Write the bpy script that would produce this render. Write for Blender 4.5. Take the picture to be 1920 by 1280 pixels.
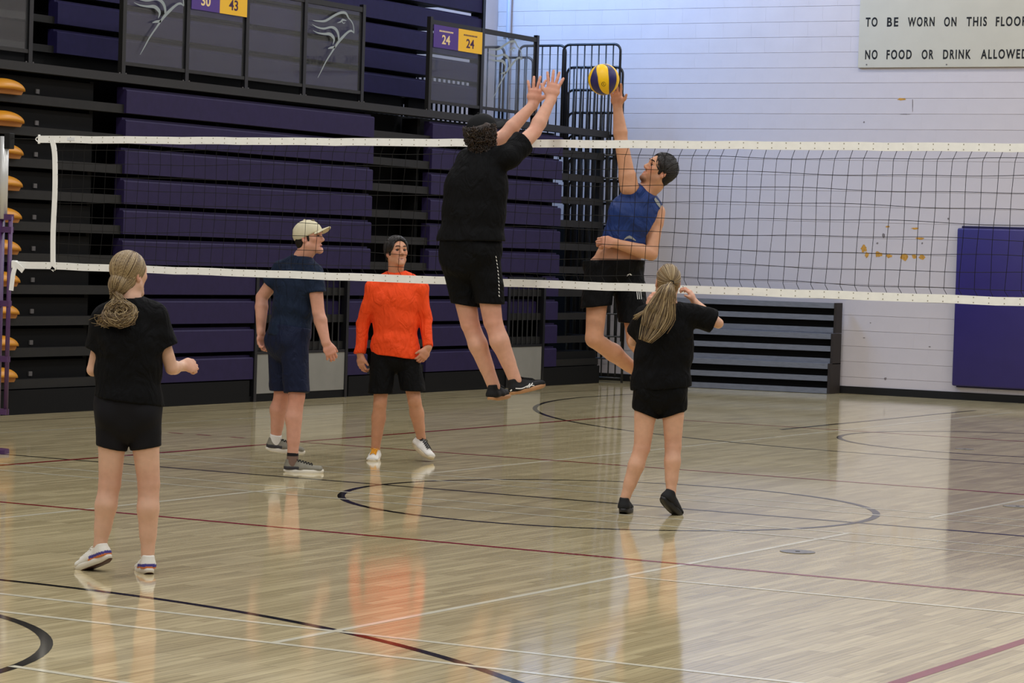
import bpy, bmesh, math, random
import numpy as np
from mathutils import Vector, Matrix
random.seed(7); rng = np.random.default_rng(7)
SC = bpy.context.scene
for o in list(bpy.data.objects): bpy.data.objects.remove(o, do_unlink=True)
COL = SC.collection

# ------------------------------------------------------------------ camera
CP = np.array([8.3504, -16.3199, 1.6285]); YAW, PIT, ROL, FPX = .5104, -.0314, .0313, 5161.46
_f = np.array([-math.sin(YAW)*math.cos(PIT), math.cos(YAW)*math.cos(PIT), math.sin(PIT)])
_r = np.array([math.cos(YAW), math.sin(YAW), 0.]); _u = np.cross(_r, _f)
CR = _r*math.cos(ROL)+_u*math.sin(ROL); CU = _u*math.cos(ROL)-_r*math.sin(ROL); CF = _f
cam = bpy.data.cameras.new('camera'); cam.sensor_width = 36; cam.lens = FPX/1920*36
cam.clip_start = .1; cam.clip_end = 200
co = bpy.data.objects.new('camera', cam); COL.objects.link(co); SC.camera = co
co.matrix_world = Matrix(((CR[0], CU[0], -CF[0], CP[0]), (CR[1], CU[1], -CF[1], CP[1]), (CR[2], CU[2], -CF[2], CP[2]), (0, 0, 0, 1)))

# ------------------------------------------------------------------ light
SC.view_settings.view_transform = 'Standard'; SC.view_settings.look = 'None'
SC.view_settings.gamma = 1; SC.view_settings.use_curve_mapping = False
SC.view_settings.exposure = 0.0
w = bpy.data.worlds.new('world'); SC.world = w; w.use_nodes = True
bg = w.node_tree.nodes['Background']; bg.inputs[0].default_value = (.86, .88, 1, 1); bg.inputs[1].default_value = .16

def area(name, loc, rot, sx, sy, power, col):
    l = bpy.data.lights.new(name, 'AREA'); l.shape = 'RECTANGLE'; l.size = sx; l.size_y = sy
    l.energy = power; l.color = col
    o = bpy.data.objects.new(name, l); COL.objects.link(o); o.location = loc; o.rotation_euler = rot
    return o
for yy in (-15, -9, -3, 3, 9, 14):                      # high-bay gym lamps hung under the roof
    for xx in (-5, 0, 5, 10):
        area('high_bay_lamp', (xx, yy, 8.6), (0, 0, 0), 1.3, .9, 140, (1, .99, .985))
# daylight from the high window in the bleacher-side wall
wd_ = area('window_daylight', (-10.0, 13.6, 7.0), (0, 0, 0), 2.6, 1.6, 590, (.29, .52, 1))
wd_.rotation_euler = Vector((.62, .70, -.42)).to_track_quat('-Z', 'Y').to_euler()

# ------------------------------------------------------------------ helpers
def P3(px, py, depth):
    return CP + depth*(CF + (px-960)/FPX*CR - (py-640)/FPX*CU)
def onX(px, py, X):
    d = CF + (px-960)/FPX*CR - (py-640)/FPX*CU; return CP + d*((X-CP[0])/d[0])
def onY(px, py, Y):
    d = CF + (px-960)/FPX*CR - (py-640)/FPX*CU; return CP + d*((Y-CP[1])/d[1])
def onZ(px, py, Z=0):
    d = CF + (px-960)/FPX*CR - (py-640)/FPX*CU; return CP + d*((Z-CP[2])/d[2])
def srgb(r, g, b):
    f = lambda c: (c/255/12.92 if c/255 <= .04045 else ((c/255+.055)/1.055)**2.4)
    return (f(r), f(g), f(b), 1)
MATS = {}
def mat(name, col, rough=.6, spec=.4, var=0, vscale=8, bump=0, bscale=60, metal=0, coat=0, attr=None, sheen=0, sss=0, stretch=(1, 1, 1), wr=0, wscale=9):
    m = bpy.data.materials.new(name); m.use_nodes = True; nt = m.node_tree; N = nt.nodes; L = nt.links
    b = N['Principled BSDF']; c = srgb(*col) if max(col) > 1 else (*col, 1)
    b.inputs['Base Color'].default_value = c; b.inputs['Roughness'].default_value = rough
    b.inputs['Specular IOR Level'].default_value = spec; b.inputs['Metallic'].default_value = metal
    b.inputs['Coat Weight'].default_value = coat
    if sheen: b.inputs['Sheen Weight'].default_value = sheen
    if sss:
        b.inputs['Subsurface Weight'].default_value = sss; b.inputs['Subsurface Radius'].default_value = (1, .35, .2); b.inputs['Subsurface Scale'].default_value = .008
    src = None
    if attr:
        a = N.new('ShaderNodeAttribute'); a.attribute_name = attr; src = a.outputs['Color']
    tc = N.new('ShaderNodeTexCoord'); mp = N.new('ShaderNodeMapping'); L.new(tc.outputs['Object'], mp.inputs[0]); mp.inputs['Scale'].default_value = stretch
    if var:
        n = N.new('ShaderNodeTexNoise'); n.inputs['Scale'].default_value = vscale; n.inputs['Detail'].default_value = 5
        L.new(mp.outputs[0], n.inputs['Vector'])
        mr = N.new('ShaderNodeMapRange'); mr.inputs[1].default_value = .3; mr.inputs[2].default_value = .7
        mr.inputs[3].default_value = 1-var; mr.inputs[4].default_value = 1+var; L.new(n.outputs[0], mr.inputs[0])
        mx = N.new('ShaderNodeMix'); mx.data_type = 'RGBA'; mx.blend_type = 'MULTIPLY'; mx.inputs[0].default_value = 1
        if src: L.new(src, mx.inputs[6])
        else: mx.inputs[6].default_value = c
        L.new(mr.outputs[0], mx.inputs[7]); src = mx.outputs[2]
    if src: L.new(src, b.inputs['Base Color'])
    if bump:
        n2 = N.new('ShaderNodeTexNoise'); n2.inputs['Scale'].default_value = bscale; n2.inputs['Detail'].default_value = 3
        L.new(mp.outputs[0], n2.inputs['Vector'])
        bp = N.new('ShaderNodeBump'); bp.inputs['Strength'].default_value = bump; bp.inputs['Distance'].default_value = .01
        L.new(n2.outputs[0], bp.inputs['Height']); L.new(bp.outputs[0], b.inputs['Normal'])
    if wr:       # soft cloth wrinkles
        n3 = N.new('ShaderNodeTexNoise'); n3.inputs['Scale'].default_value = wscale; n3.inputs['Detail'].default_value = 2.5; n3.inputs['Distortion'].default_value = 1.6; n3.inputs['Roughness'].default_value = .45
        mp3 = N.new('ShaderNodeMapping'); mp3.inputs['Rotation'].default_value = (.4, .5, .3); mp3.inputs['Scale'].default_value = (1.5, 1.2, .75); L.new(tc.outputs['Object'], mp3.inputs[0]); L.new(mp3.outputs[0], n3.inputs['Vector'])
        b3 = N.new('ShaderNodeBump'); b3.inputs['Strength'].default_value = wr; b3.inputs['Distance'].default_value = .05; L.new(n3.outputs[0], b3.inputs['Height'])
        if bump: L.new(b3.outputs[0], bp.inputs['Normal'])
        else: L.new(b3.outputs[0], b.inputs['Normal'])
    MATS[name] = m
    return m
def link(o, parent=None):
    COL.objects.link(o)
    if parent is not None:
        o.parent = parent; o.matrix_parent_inverse = Matrix.Translation(parent.location).inverted()
    return o
def tag(o, label=None, cat=None, group=None, kind=None):
    for k, v in (('label', label), ('category', cat), ('group', group), ('kind', kind)):
        if v: o[k] = v
    return o
def thing(name, loc, label, cat, group=None):
    o = bpy.data.objects.new(name, None); o.empty_display_size = .1; o.location = tuple(float(c) for c in loc); COL.objects.link(o)
    return tag(o, label, cat, group)
def meshobj(name, verts, faces, material, parent=None, smooth=False, cols=None):
    me = bpy.data.meshes.new(name); me.from_pydata([tuple(map(float, v)) for v in verts], [], [tuple(map(int, f)) for f in faces])
    if smooth: me.polygons.foreach_set('use_smooth', [True]*len(me.polygons))
    if cols is not None:
        ca = me.color_attributes.new('col', 'FLOAT_COLOR', 'POINT'); ca.data.foreach_set('color', np.asarray(cols, np.float32).ravel())
    me.update(); me.materials.append(material)
    return link(bpy.data.objects.new(name, me), parent)
def copyobj(src, parent, dloc=(0, 0, 0)):
    o = src.copy(); o.location = Vector(src.location)+Vector([float(c) for c in dloc]); COL.objects.link(o); o.parent = parent
    if parent is not None: o.matrix_parent_inverse = Matrix.Translation(parent.location).inverted()
    return o
class MB:
    def __init__(s): s.v = []; s.f = []
    def add(s, V, F):
        n = len(s.v); s.v += [tuple(map(float, v)) for v in V]; s.f += [tuple(int(i)+n for i in f) for f in F]; return s
    def box(s, lo, hi):
        (a, b, c), (d, e, f) = lo, hi
        return s.add([(a, b, c), (d, b, c), (d, e, c), (a, e, c), (a, b, f), (d, b, f), (d, e, f), (a, e, f)],
                     [(0, 3, 2, 1), (4, 5, 6, 7), (0, 1, 5, 4), (1, 2, 6, 5), (2, 3, 7, 6), (3, 0, 4, 7)])
    def bevbox(s, lo, hi, r):
        bm = bmesh.new(); bmesh.ops.create_cube(bm, size=1)
        for v in bm.verts: v.co = Vector([lo[i]+(v.co[i]+.5)*(hi[i]-lo[i]) for i in range(3)])
        bmesh.ops.bevel(bm, geom=bm.edges[:], offset=r, segments=2, affect='EDGES', profile=.5)
        bm.verts.index_update(); s.add([v.co for v in bm.verts], [[v.index for v in f.verts] for f in bm.faces]); bm.free(); return s
    def tube(s, pts, r, n=8, cap=True):
        pts = [np.array(p, float) for p in pts]; rr = r if hasattr(r, '__len__') else [r]*len(pts)
        base = len(s.v); prev = None
        for i, p in enumerate(pts):
            d = (pts[min(i+1, len(pts)-1)]-pts[max(i-1, 0)]); d = d/(np.linalg.norm(d)+1e-9)
            if prev is None:
                a = np.cross(d, (0, 0, 1.)) if abs(d[2]) < .9 else np.cross(d, (1., 0, 0))
            else: a = prev-d*(prev@d)
            a = a/(np.linalg.norm(a)+1e-9); prev = a; b = np.cross(d, a)
            for k in range(n):
                t = 2*math.pi*k/n; s.v.append(tuple(p+rr[i]*(a*math.cos(t)+b*math.sin(t))))
        for i in range(len(pts)-1):
            for k in range(n):
                k2 = (k+1) % n; s.f.append((base+i*n+k, base+i*n+k2, base+(i+1)*n+k2, base+(i+1)*n+k))
        if cap:
            s.f.append(tuple(base+k for k in range(n))[::-1]); s.f.append(tuple(base+(len(pts)-1)*n+k for k in range(n)))
        return s
    def prism(s, poly, axis, a, b):   # polygon in the two other axes, extruded along axis
        o = [i for i in range(3) if i != axis]; n = len(poly); V = []
        for e in (a, b):
            for q in poly:
                v = [0, 0, 0]; v[axis] = e; v[o[0]] = q[0]; v[o[1]] = q[1]; V.append(v)
        F = [tuple(range(n))[::-1], tuple(range(n, 2*n))]+[(i, (i+1) % n, n+(i+1) % n, n+i) for i in range(n)]
        return s.add(V, F)
    def ribbon(s, pts, wid, nrm, thick=.002):  # flat stroke in the plane of normal nrm
        pts = [np.array(p, float) for p in pts]; nrm = np.array(nrm, float); b = len(s.v); n = len(pts)
        for i, p in enumerate(pts):
            d = pts[min(i+1, n-1)]-pts[max(i-1, 0)]; d /= np.linalg.norm(d)+1e-9; q = np.cross(nrm, d)*wid[i]/2
            for e in (0, 1):
                s.v.append(tuple(p-q+nrm*thick*e)); s.v.append(tuple(p+q+nrm*thick*e))
        for i in range(n-1):
            a = b+4*i; c = a+4
            s.f += [(a+2, a+3, c+3, c+2), (a, c, c+1, a+1), (a, a+2, c+2, c), (a+1, c+1, c+3, a+3)]
        return s
    def build(s, name, m, parent=None, smooth=False):
        o = meshobj(name, s.v, s.f, m, parent, smooth)
        bm = bmesh.new(); bm.from_mesh(o.data); bmesh.ops.recalc_face_normals(bm, faces=bm.faces[:]); bm.to_mesh(o.data); bm.free()
        return o
def spline(pts, n=6):
    pts = [np.array(p, float) for p in pts]; out = []
    for i in range(len(pts)-1):
        p0, p1, p2, p3 = pts[max(i-1, 0)], pts[i], pts[i+1], pts[min(i+2, len(pts)-1)]
        for k in range(n):
            t = k/n; out.append(.5*((2*p1)+(-p0+p2)*t+(2*p0-5*p1+4*p2-p3)*t*t+(-p0+3*p1-3*p2+p3)*t**3))
    out.append(pts[-1]); return out
def text(name, body, size, m, parent, loc, xdir, updir, width=None, extrude=.001, bold=0, spc=1.):
    c = bpy.data.curves.new(name, 'FONT'); c.body = body; c.size = size; c.extrude = extrude; c.offset = bold; c.space_character = spc
    t = bpy.data.objects.new(name, c); COL.objects.link(t)
    me = bpy.data.meshes.new_from_object(t); bpy.data.objects.remove(t); bpy.data.curves.remove(c)
    me.materials.clear(); me.materials.append(m); me.name = name
    n = len(me.vertices); a = np.zeros(n*3, np.float32); me.vertices.foreach_get('co', a); a = a.reshape(-1, 3)
    a[:, 0] -= a[:, 0].min()
    if width: a[:, 0] *= width/a[:, 0].max()
    X = np.array(xdir, float); U = np.array(updir, float); Nn = np.cross(X, U)
    wv = np.array(loc)+a[:, :1]*X+a[:, 1:2]*U+a[:, 2:3]*Nn
    me.vertices.foreach_set('co', wv.astype(np.float32).ravel()); me.update()
    return link(bpy.data.objects.new(name, me), parent)
# ------------------------------------------------------------------ materials of the setting
WY, BX = 16.335, -8.117                      # far wall plane, face of the closed bleacher
M_wall = mat('painted_block', (194, 187, 189), .55, .3, var=.035, vscale=3, bump=.12, bscale=90)
M_mortar = mat('painted_joint', (180, 173, 175), .7, .2)
M_black = mat('black_rubber', (17, 17, 17), .6, .3)
M_purple = mat('purple_board', (38, 30, 63), .55, .18, var=.10, vscale=14, bump=.05, bscale=220)
M_purple_hi = mat('purple_upper_board', (33, 28, 66), .55, .18, var=.10, vscale=14)
M_nose = mat('dark_grey_deck_edge', (27, 26, 24), .6, .3, var=.15, vscale=9)
M_dark = mat('dark_understructure', (10, 10, 10), .8, .2)
M_blackmetal = mat('black_metal', (15, 15, 17), .38, .5)
M_greymetal = mat('dark_bronze_metal', (28, 27, 25), .5, .4)
M_panelwhite = mat('white_infill_panel', (128, 126, 118), .6, .3, var=.05, vscale=5)
M_orange = mat('orange_plastic', (200, 134, 26), .4, .5)
M_greyplate = mat('grey_plate', (96, 92, 90), .5, .5)

# ------------------------------------------------------------------ floor
def floor_material():
    m = bpy.data.materials.new('maple_floor'); m.use_nodes = True; nt = m.node_tree; N = nt.nodes; L = nt.links
    b = N['Principled BSDF']; tc = N.new('ShaderNodeTexCoord')
    mp = N.new('ShaderNodeMapping'); mp.inputs['Rotation'].default_value = (0, 0, math.radians(90)); L.new(tc.outputs['Object'], mp.inputs[0])
    br = N.new('ShaderNodeTexBrick'); L.new(mp.outputs[0], br.inputs['Vector']); br.inputs['Scale'].default_value = 1
    br.inputs['Brick Width'].default_value = .62; br.inputs['Row Height'].default_value = .057; br.inputs['Mortar Size'].default_value = .0009
    br.offset = .37; br.offset_frequency = 3
    br.inputs['Color1'].default_value = srgb(182, 166, 126); br.inputs['Color2'].default_value = srgb(209, 193, 150); br.inputs['Mortar'].default_value = srgb(120, 98, 66)
    mp2 = N.new('ShaderNodeMapping'); mp2.inputs['Scale'].default_value = (34, 1.3, 1); L.new(tc.outputs['Object'], mp2.inputs[0])
    n = N.new('ShaderNodeTexNoise'); n.inputs['Scale'].default_value = 1.6; n.inputs['Detail'].default_value = 6; L.new(mp2.outputs[0], n.inputs['Vector'])
    r = N.new('ShaderNodeMapRange'); r.inputs[1].default_value = .3; r.inputs[2].default_value = .7; r.inputs[3].default_value = .80; r.inputs[4].default_value = 1.14; L.new(n.outputs[0], r.inputs[0])
    mx = N.new('ShaderNodeMix'); mx.data_type = 'RGBA'; mx.blend_type = 'MULTIPLY'; mx.inputs[0].default_value = 1
    L.new(br.outputs[0], mx.inputs[6]); L.new(r.outputs[0], mx.inputs[7]); L.new(mx.outputs[2], b.inputs['Base Color'])
    n2 = N.new('ShaderNodeTexNoise'); n2.inputs['Scale'].default_value = 2.2; n2.inputs['Detail'].default_value = 4; L.new(tc.outputs['Object'], n2.inputs['Vector'])
    r2 = N.new('ShaderNodeMapRange'); r2.inputs[3].default_value = .05; r2.inputs[4].default_value = .115; L.new(n2.outputs[0], r2.inputs[0]); L.new(r2.outputs[0], b.inputs['Roughness'])
    mp3 = N.new('ShaderNodeMapping'); mp3.inputs['Scale'].default_value = (17.5, 1.6, 1); L.new(tc.outputs['Object'], mp3.inputs[0])
    n3 = N.new('ShaderNodeTexNoise'); n3.inputs['Scale'].default_value = 1; n3.inputs['Detail'].default_value = 2; L.new(mp3.outputs[0], n3.inputs['Vector'])
    bp = N.new('ShaderNodeBump'); bp.inputs['Strength'].default_value = .012; bp.inputs['Distance'].default_value = .01; L.new(n3.outputs[0], bp.inputs['Height']); L.new(bp.outputs[0], b.inputs['Normal'])
    b.inputs['Specular IOR Level'].default_value = .5
    return m
M_floor = floor_material()
def gloss_paint(name, col): return mat(name, col, .08, .5, var=.1, vscale=6)
ML = {'red': gloss_paint('red_line', (138, 34, 40)), 'black': gloss_paint('black_line', (30, 27, 27)), 'white': gloss_paint('white_line', (226, 219, 194))}
fl = MB().box((-12, -21, -.1), (16, 18, 0)).build('floor', M_floor); tag(fl, 'glossy light maple gym floor with painted court lines', kind='structure')
LZ = [0]
def fline(col, a, b, wd=.05):
    a = np.array([*a, 0.]); b = np.array([*b, 0.]); d = (b-a)/np.linalg.norm(b-a); q = np.array([-d[1], d[0], 0])*wd/2
    LZ[0] += 1; z = np.array([0, 0, .0006+.00012*(LZ[0] % 8)])
    return meshobj('court_line', [a-q+z, b-q+z, b+q+z, a+q+z], [(0, 1, 2, 3)], ML[col], fl)
def farc(col, c, r, a0, a1, wd=.05, n=96):
    V = []; F = []; LZ[0] += 1; z = .0006+.00012*(LZ[0] % 8)
    for i in range(n+1):
        t = math.radians(a0+(a1-a0)*i/n)
        for rr in (r-wd, r): V.append((c[0]+rr*math.cos(t), c[1]+rr*math.sin(t), z))
    for i in range(n): F.append((2*i, 2*i+1, 2*i+3, 2*i+2))
    return meshobj('court_line', V, F, ML[col], fl)
fline('black', (-9, -.03), (7.5, -.03)); farc('black', (0, -.03), 1.8, 0, 360)
for yy in (-3, 3): fline('red', (-4.5, yy), (4.5, yy))
fline('red', (-4.5, 9), (4.5, 9)); fline('red', (-4.5, -9), (4.5, -9))
fline('red', (-4.5, -9), (-4.5, 9), .055); fline('red', (4.45, -9), (4.45, 9), .06)
for xx in (-5.77, -5.47, -5.12): fline('red', (xx-.075, 3.0), (xx+.075, 3.0))
for yy in (1.0, .58, -.72, -1.17): fline('white', (-4.75, yy), (4.9, yy), .038)
for xx in (-2.06, 2.0):
    fline('white', (xx, -6.92), (xx, -.68), .04); fline('white', (xx, .66 if xx > 0 else 1.08), (xx, 14.1), .04)
fline('white', (-4.9, -6.45), (4.9, -6.45), .04); fline('white', (-4.9, -6.92), (4.9, -6.92), .04)
fline('white', (2.04, -3.74), (4.9, -3.70), .04); fline('white', (1.6, -8.10), (2.4, -8.16), .04)
farc('black', (0, -11.45), 5.43, 20, 160); farc('black', (0, 12.6), 6.6, 185, 355); fline('black', (-6.55, 12), (-6.55, 14.9))
farc('black', (0, -8.6), 1.72, 0, 360); farc('black', (0, 8.6), 1.8, 0, 360); fline('black', (-2.5, 8.5), (-2.5, 14.1))
fline('black', (-7.62, 1), (-7.2, 15.2), .018)
fline('white', (-6.7, 0), (-6.5, 8), .03)
M_plate = mat('floor_plate_metal', (96, 90, 84), .35, .5)
for i, (x, y, r, lb) in enumerate(((2.2, -1.95, .1, 'round grey floor socket cover just before the white line inside the net'), (2.15, 1.98, .1, 'round grey floor socket cover beyond the net by the purple reflection'), (-.2, 7.4, .09, 'round dark floor socket cover inside the far free throw circle'))):
    t = thing('floor_socket_cover', (x, y, 0), lb, 'floor plate', 'floor socket covers')
    m = MB(); n = 28
    m.add([(x+r*math.cos(2*math.pi*k/n), y+r*math.sin(2*math.pi*k/n), z) for z, in ((0.0,), (.003,)) for k in range(n)], [tuple(range(n))[::-1], tuple(range(n, 2*n))]+[(k, (k+1) % n, n+(k+1) % n, n+k) for k in range(n)])
    m.build('cover_disc', M_plate, t); MB().tube([(x, y, .002), (x, y, .0045)], .014, 12).build('screw', M_black, t)

# ------------------------------------------------------------------ far wall of painted blocks
wb = MB().box((-10.32, WY+.004, 0), (9, WY+.25, 9)).build('wall_back', M_mortar); tag(wb, 'white painted concrete block wall at the end of the gym', kind='structure')
BW, BH = .397, .1965
def block_mesh(wd):
    bm = bmesh.new(); bmesh.ops.create_cube(bm, size=1)
    for v in bm.verts: v.co = Vector((v.co.x*(wd-.0003), v.co.y*.03+.015, v.co.z*(BH-.0045)))
    ed = [e for e in bm.edges if all(v.co.y < .01 for v in e.verts) and abs(e.verts[0].co.z-e.verts[1].co.z) < .001]
    bmesh.ops.bevel(bm, geom=ed, offset=.0016, segments=1, affect='EDGES')
    me = bpy.data.meshes.new('block'); bm.to_mesh(me); bm.free(); me.materials.append(M_wall); return me
BM_ = block_mesh(BW)
vis = []; rest = []
x0 = -10.3
for r in range(0, 45):
    zc = .015+BH*(r+.5); off = 0 if r % 2 else BW/2
    for c in range(0, 50):
        xc = x0+off+BW*(c+.5)-BW/2
        if xc+BW/2 > 9: continue
        q = np.array([xc, WY, zc])-CP; dz = q@CF; px = 960+FPX*(q@CR)/dz; py = 640-FPX*(q@CU)/dz
        inf = -20 < px < 1935 and -20 < py < 760
        hidden = (px < 1160 and py > 255) or (px < 900) or (px > 1815 and py > 440) or (1305 < px < 1540 and py > 585) or (1200 < px < 1290 and py > 590) or (px > 1640 and py < 110)
        (vis if inf and not hidden else rest).append((xc, zc))
vis.sort(key=lambda q: -q[1]*.0); rest += vis[300:]; vis = vis[:300]
for xc, zc in vis:
    o = bpy.data.objects.new('block', BM_); o.location = (xc, WY-.001+random.uniform(-.0006, .0006), zc); link(o, wb)
m = MB()
for xc, zc in rest: m.box((xc-BW/2+.0006, WY-.001, zc-BH/2+.0022), (xc+BW/2-.0006, WY+.02, zc+BH/2-.0022))
o = m.build('block_courses', M_wall, wb); o['kind'] = 'stuff'
lw = MB().box((-10.55, -21, 0), (-10.31, WY+.2, 9)).build('wall_left', M_wall); tag(lw, 'white painted wall behind the closed bleachers', kind='structure')
wn = MB().box((-10.309, 12.2, 6.15), (-10.25, 15.0, 6.25)).box((-10.309, 12.2, 7.75), (-10.25, 15.0, 7.85)).box((-10.309, 12.2, 6.25), (-10.25, 12.3, 7.75)).box((-10.309, 14.9, 6.25), (-10.25, 15.0, 7.75)).build('window_1', M_greyplate); tag(wn, 'high window in the side wall above the bleachers', kind='structure')
MB().box((-10.305, 12.3, 6.25), (-10.295, 14.9, 7.75)).build('window_pane', mat('window_glass', (190, 205, 225), .05, .5), wn)
bb = MB().box((-8.6, WY-.014, 0), (9, WY+.004, .095)).build('baseboard_back', M_black); tag(bb, 'black rubber baseboard along the white block wall', kind='structure')

# marks left on the wall
M_glue = mat('old_glue', (186, 138, 62), .8, .2, var=.25, vscale=40); M_smudge = mat('grey_scuff', (120, 112, 112), .8, .2)
def splat(px, py, rx, ry, m, name='glue_patch'):
    n = 14; V = []
    for k in range(n):
        t = 2*math.pi*k/n; s = random.uniform(.65, 1.15); q = onY(px+rx*s*math.cos(t), py+ry*s*math.sin(t), WY-.0025); V.append(q)
    V2 = [v+np.array([0, .0012, 0]) for v in V]
    return meshobj(name, V+V2, [tuple(range(n))[::-1], tuple(range(n, 2*n))]+[(k, (k+1) % n, n+(k+1) % n, n+k) for k in range(n)], m, wb)
for a in ((1620, 466, 6, 7), (1625, 478, 4, 6), (1647, 477, 7, 6), (1667, 480, 6, 4), (1695, 481, 9, 8), (1714, 481, 5, 5), (1729, 482, 6, 5), (1726, 447, 9, 2.5), (1716, 428, 8, 2), (1664, 425, 5, 2), (1690, 186, 8, 2.2)): splat(*a, M_glue)
for a in ((1657, 441, 3, 5), (1778, 410, 2, 2), (1645, 456, 2, 2), (1729, 456, 2, 2), (1620, 229, 1.7, 1.7), (1697, 214, 10, .8), (1660, 710, 3, 3), (1632, 605, 1.2, 1.2), (1743, 650, 2, 1.2), (1620, 633, 2.5, .8), (1711, 198, .8, 14)): splat(*a, M_smudge, 'scuff')
# conduit in the corner
pc = thing('conduit', (-10.1, WY-.06, 0), 'pale grey vertical conduit pipe in the corner behind the bleacher railings', 'pipe')
MB().tube([(-10.1, WY-.07, 0), (-10.1, WY-.07, 8.8)], .032, 14).build('pipe', mat('grey_pipe', (168, 174, 190), .4, .5), pc, True)
for z in (1.2, 4.55, 7.4): MB().box((-10.16, WY-.1, z), (-10.04, WY-.006, z+.03)).build('bracket', M_greyplate, pc)

# ------------------------------------------------------------------ sign on the wall
sg = thing('notice_board', (-3.87, WY-.02, 4.13), 'cream wall sign with black capitals about floor shoes, food and drink', 'sign')
MB().bevbox((-5.02, WY-.03, 4.135), (-2.66, WY-.006, 5.75), .004).build('panel', mat('cream_panel', (184, 179, 163), .5, .35, var=.03, vscale=4), sg)
M_ink = mat('black_print', (22, 22, 22), .5, .3)
def word(px0, px1, ybase, s):
    a = onY(px0, ybase, WY-.031); b = onY(px1, ybase, WY-.031)
    text('lettering', s, .158, M_ink, sg, (a[0], WY-.0312, a[2]), (1, 0, 0), (0, 0, 1), width=b[0]-a[0], bold=.004, spc=1.3)
for s, a, b in (('TO', 1623, 1645), ('BE', 1663, 1684), ('WORN', 1702, 1752), ('ON', 1770, 1793), ('THIS', 1812, 1850), ('FLOOR', 1867, 1926)):
    word(a, b, 49.5+(a-1620)*-.004, ' '.join(s) if False else s)
for s, a, b in (('NO', 1622, 1645), ('FOOD', 1662, 1709), ('OR', 1728, 1750), ('DRINK', 1768, 1820), ('ALLOWED', 1839, 1926)):
    word(a, b, 110.5+(a-1620)*-.003, s)
for px, py in ((1625, 121), (1775, 121)):
    q = onY(px, py, WY-.027); MB().tube([(q[0], WY-.03, q[2]), (q[0], WY-.035, q[2])], .009, 10).build('screw', M_greyplate, sg)

# ------------------------------------------------------------------ purple wall pad
pd = thing('wall_pad', (-2.9, WY-.06, .13), 'purple vinyl crash pad fixed to the block wall', 'wall pad')
MB().bevbox((-3.555, WY-.03, .155), (-2.15, WY-.001, 2.165), .004).build('backing_board', mat('pad_back', (30, 26, 66), .5, .4), pd)
MB().bevbox((-3.59, WY-.10, .175), (-2.12, WY-.03, 2.135), .018).build('cushion', mat('purple_vinyl', (44, 35, 98), .42, .45, var=.05, vscale=5, bump=.1, bscale=140), pd, True)

# ------------------------------------------------------------------ folded portable bleacher by the wall
pbA = math.radians(9.5); pbO = np.array([-5.13, 15.93, 0])
pb = thing('folded_bleacher', (-6.4, 15.75, 0), 'low folded black bleacher with grey planks standing by the block wall', 'bleacher')
def pbt(u, v, z):   # u to the left along the front, v back towards the wall
    return (pbO[0]-u*math.cos(pbA)-v*math.sin(pbA)*0, pbO[1]-u*math.sin(pbA)+v, z)
def pbbox(u0, u1, v0, v1, z0, z1):
    m = MB(); V = [pbt(u, v, z) for z in (z0, z1) for (u, v) in ((u0, v0), (u1, v0), (u1, v1), (u0, v1))]
    return m.add(V, [(0, 1, 2, 3), (7, 6, 5, 4), (0, 4, 5, 1), (1, 5, 6, 2), (2, 6, 7, 3), (3, 7, 4, 0)])
M_plank = mat('grey_plank', (104, 108, 118), .5, .4, var=.12, vscale=7, stretch=(1, 8, 8))
PBL = 2.4
for t, (zb, n, v) in enumerate(((0.0, 3, 0.0), (.375, 3, .07), (.765, 3, .14))):
    MB_ = pbbox(.03, PBL-.03, v+.10, v+.14, zb+.0, zb+.37); MB_.build('riser_backing', M_dark, pb)
    for k in range(n):
        z0 = zb+.0+k*.155; pbbox(0, PBL, v, v+.11, z0+.005, z0+.072).build('plank', M_plank, pb)
    for s in (0, 1):
        u = -.035 if s == 0 else PBL+.005
        pbbox(u, u+.03, v-.005, .33, zb, zb+.385).build('end_panel', mat('end_panel_brown', (42, 36, 34), .6, .3) if 'end_panel_brown' not in MATS else MATS['end_panel_brown'], pb)

# ------------------------------------------------------------------ lower telescopic bleacher (closed)
lb = thing('telescopic_bleacher', (BX-.6, 9, 0), 'lower dark purple telescopic bleacher closed against the side wall', 'bleacher')
ROWT = [3.13-.2945*i for i in range(10)]; RH = .238
def board_profile(zt):
    zb = zt-RH
    return [(BX, zb), (BX, zt-.022), (BX-.012, zt-.008), (BX-.05, zt-.008), (BX-.05, zt+.014), (BX-.12, zt+.014), (BX-.12, zb)]
def add_board(y0, y1, i, back=0, name='seat_board'):
    return MB().prism([(a-back, b) for a, b in board_profile(ROWT[i])], 1, y0, y1).build(name, M_purple, lb)
YB = [(5.26, 9.79), (11.06, 14.25)]
C1 = (7.6, 9.32); C2 = (13.0, 13.86)
for i in range(10):
    for y0, y1 in YB:
        c = C1 if y0 < 8 else C2
        if i <= 5: add_board(y0, y1, i)
        else:
            add_board(y0, c[0]-.05, i); add_board(c[1]+.05, y1, i)
            if i <= 7: add_board(c[0]+.02, c[1]-.02, i, back=.09)
for i in range(10):
    zb = ROWT[i]-RH
    MB().box((BX-.14, -1.5, zb-.002), (BX-.03, 15.45, zb+.083)).build('deck_edge', M_nose, lb)
    MB().box((BX-.40, -1.5, zb+.05), (BX-.14, 14.72, zb+.07)).build('deck_board', M_dark, lb)
MB().box((BX-.46, -1.5, 0), (BX-.40, 14.75, 3.2)).build('back_riser', M_dark, lb)
for y0, y1 in ((-1.5, 4.95), (5.0, 7.5), (9.42, 11.0), (11.06, 12.95), (13.92, 15.45)):
    MB().box((BX-.3, y0, 0), (BX-.006, y1, .228)).build('base_skirt', M_dark, lb)
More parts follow.
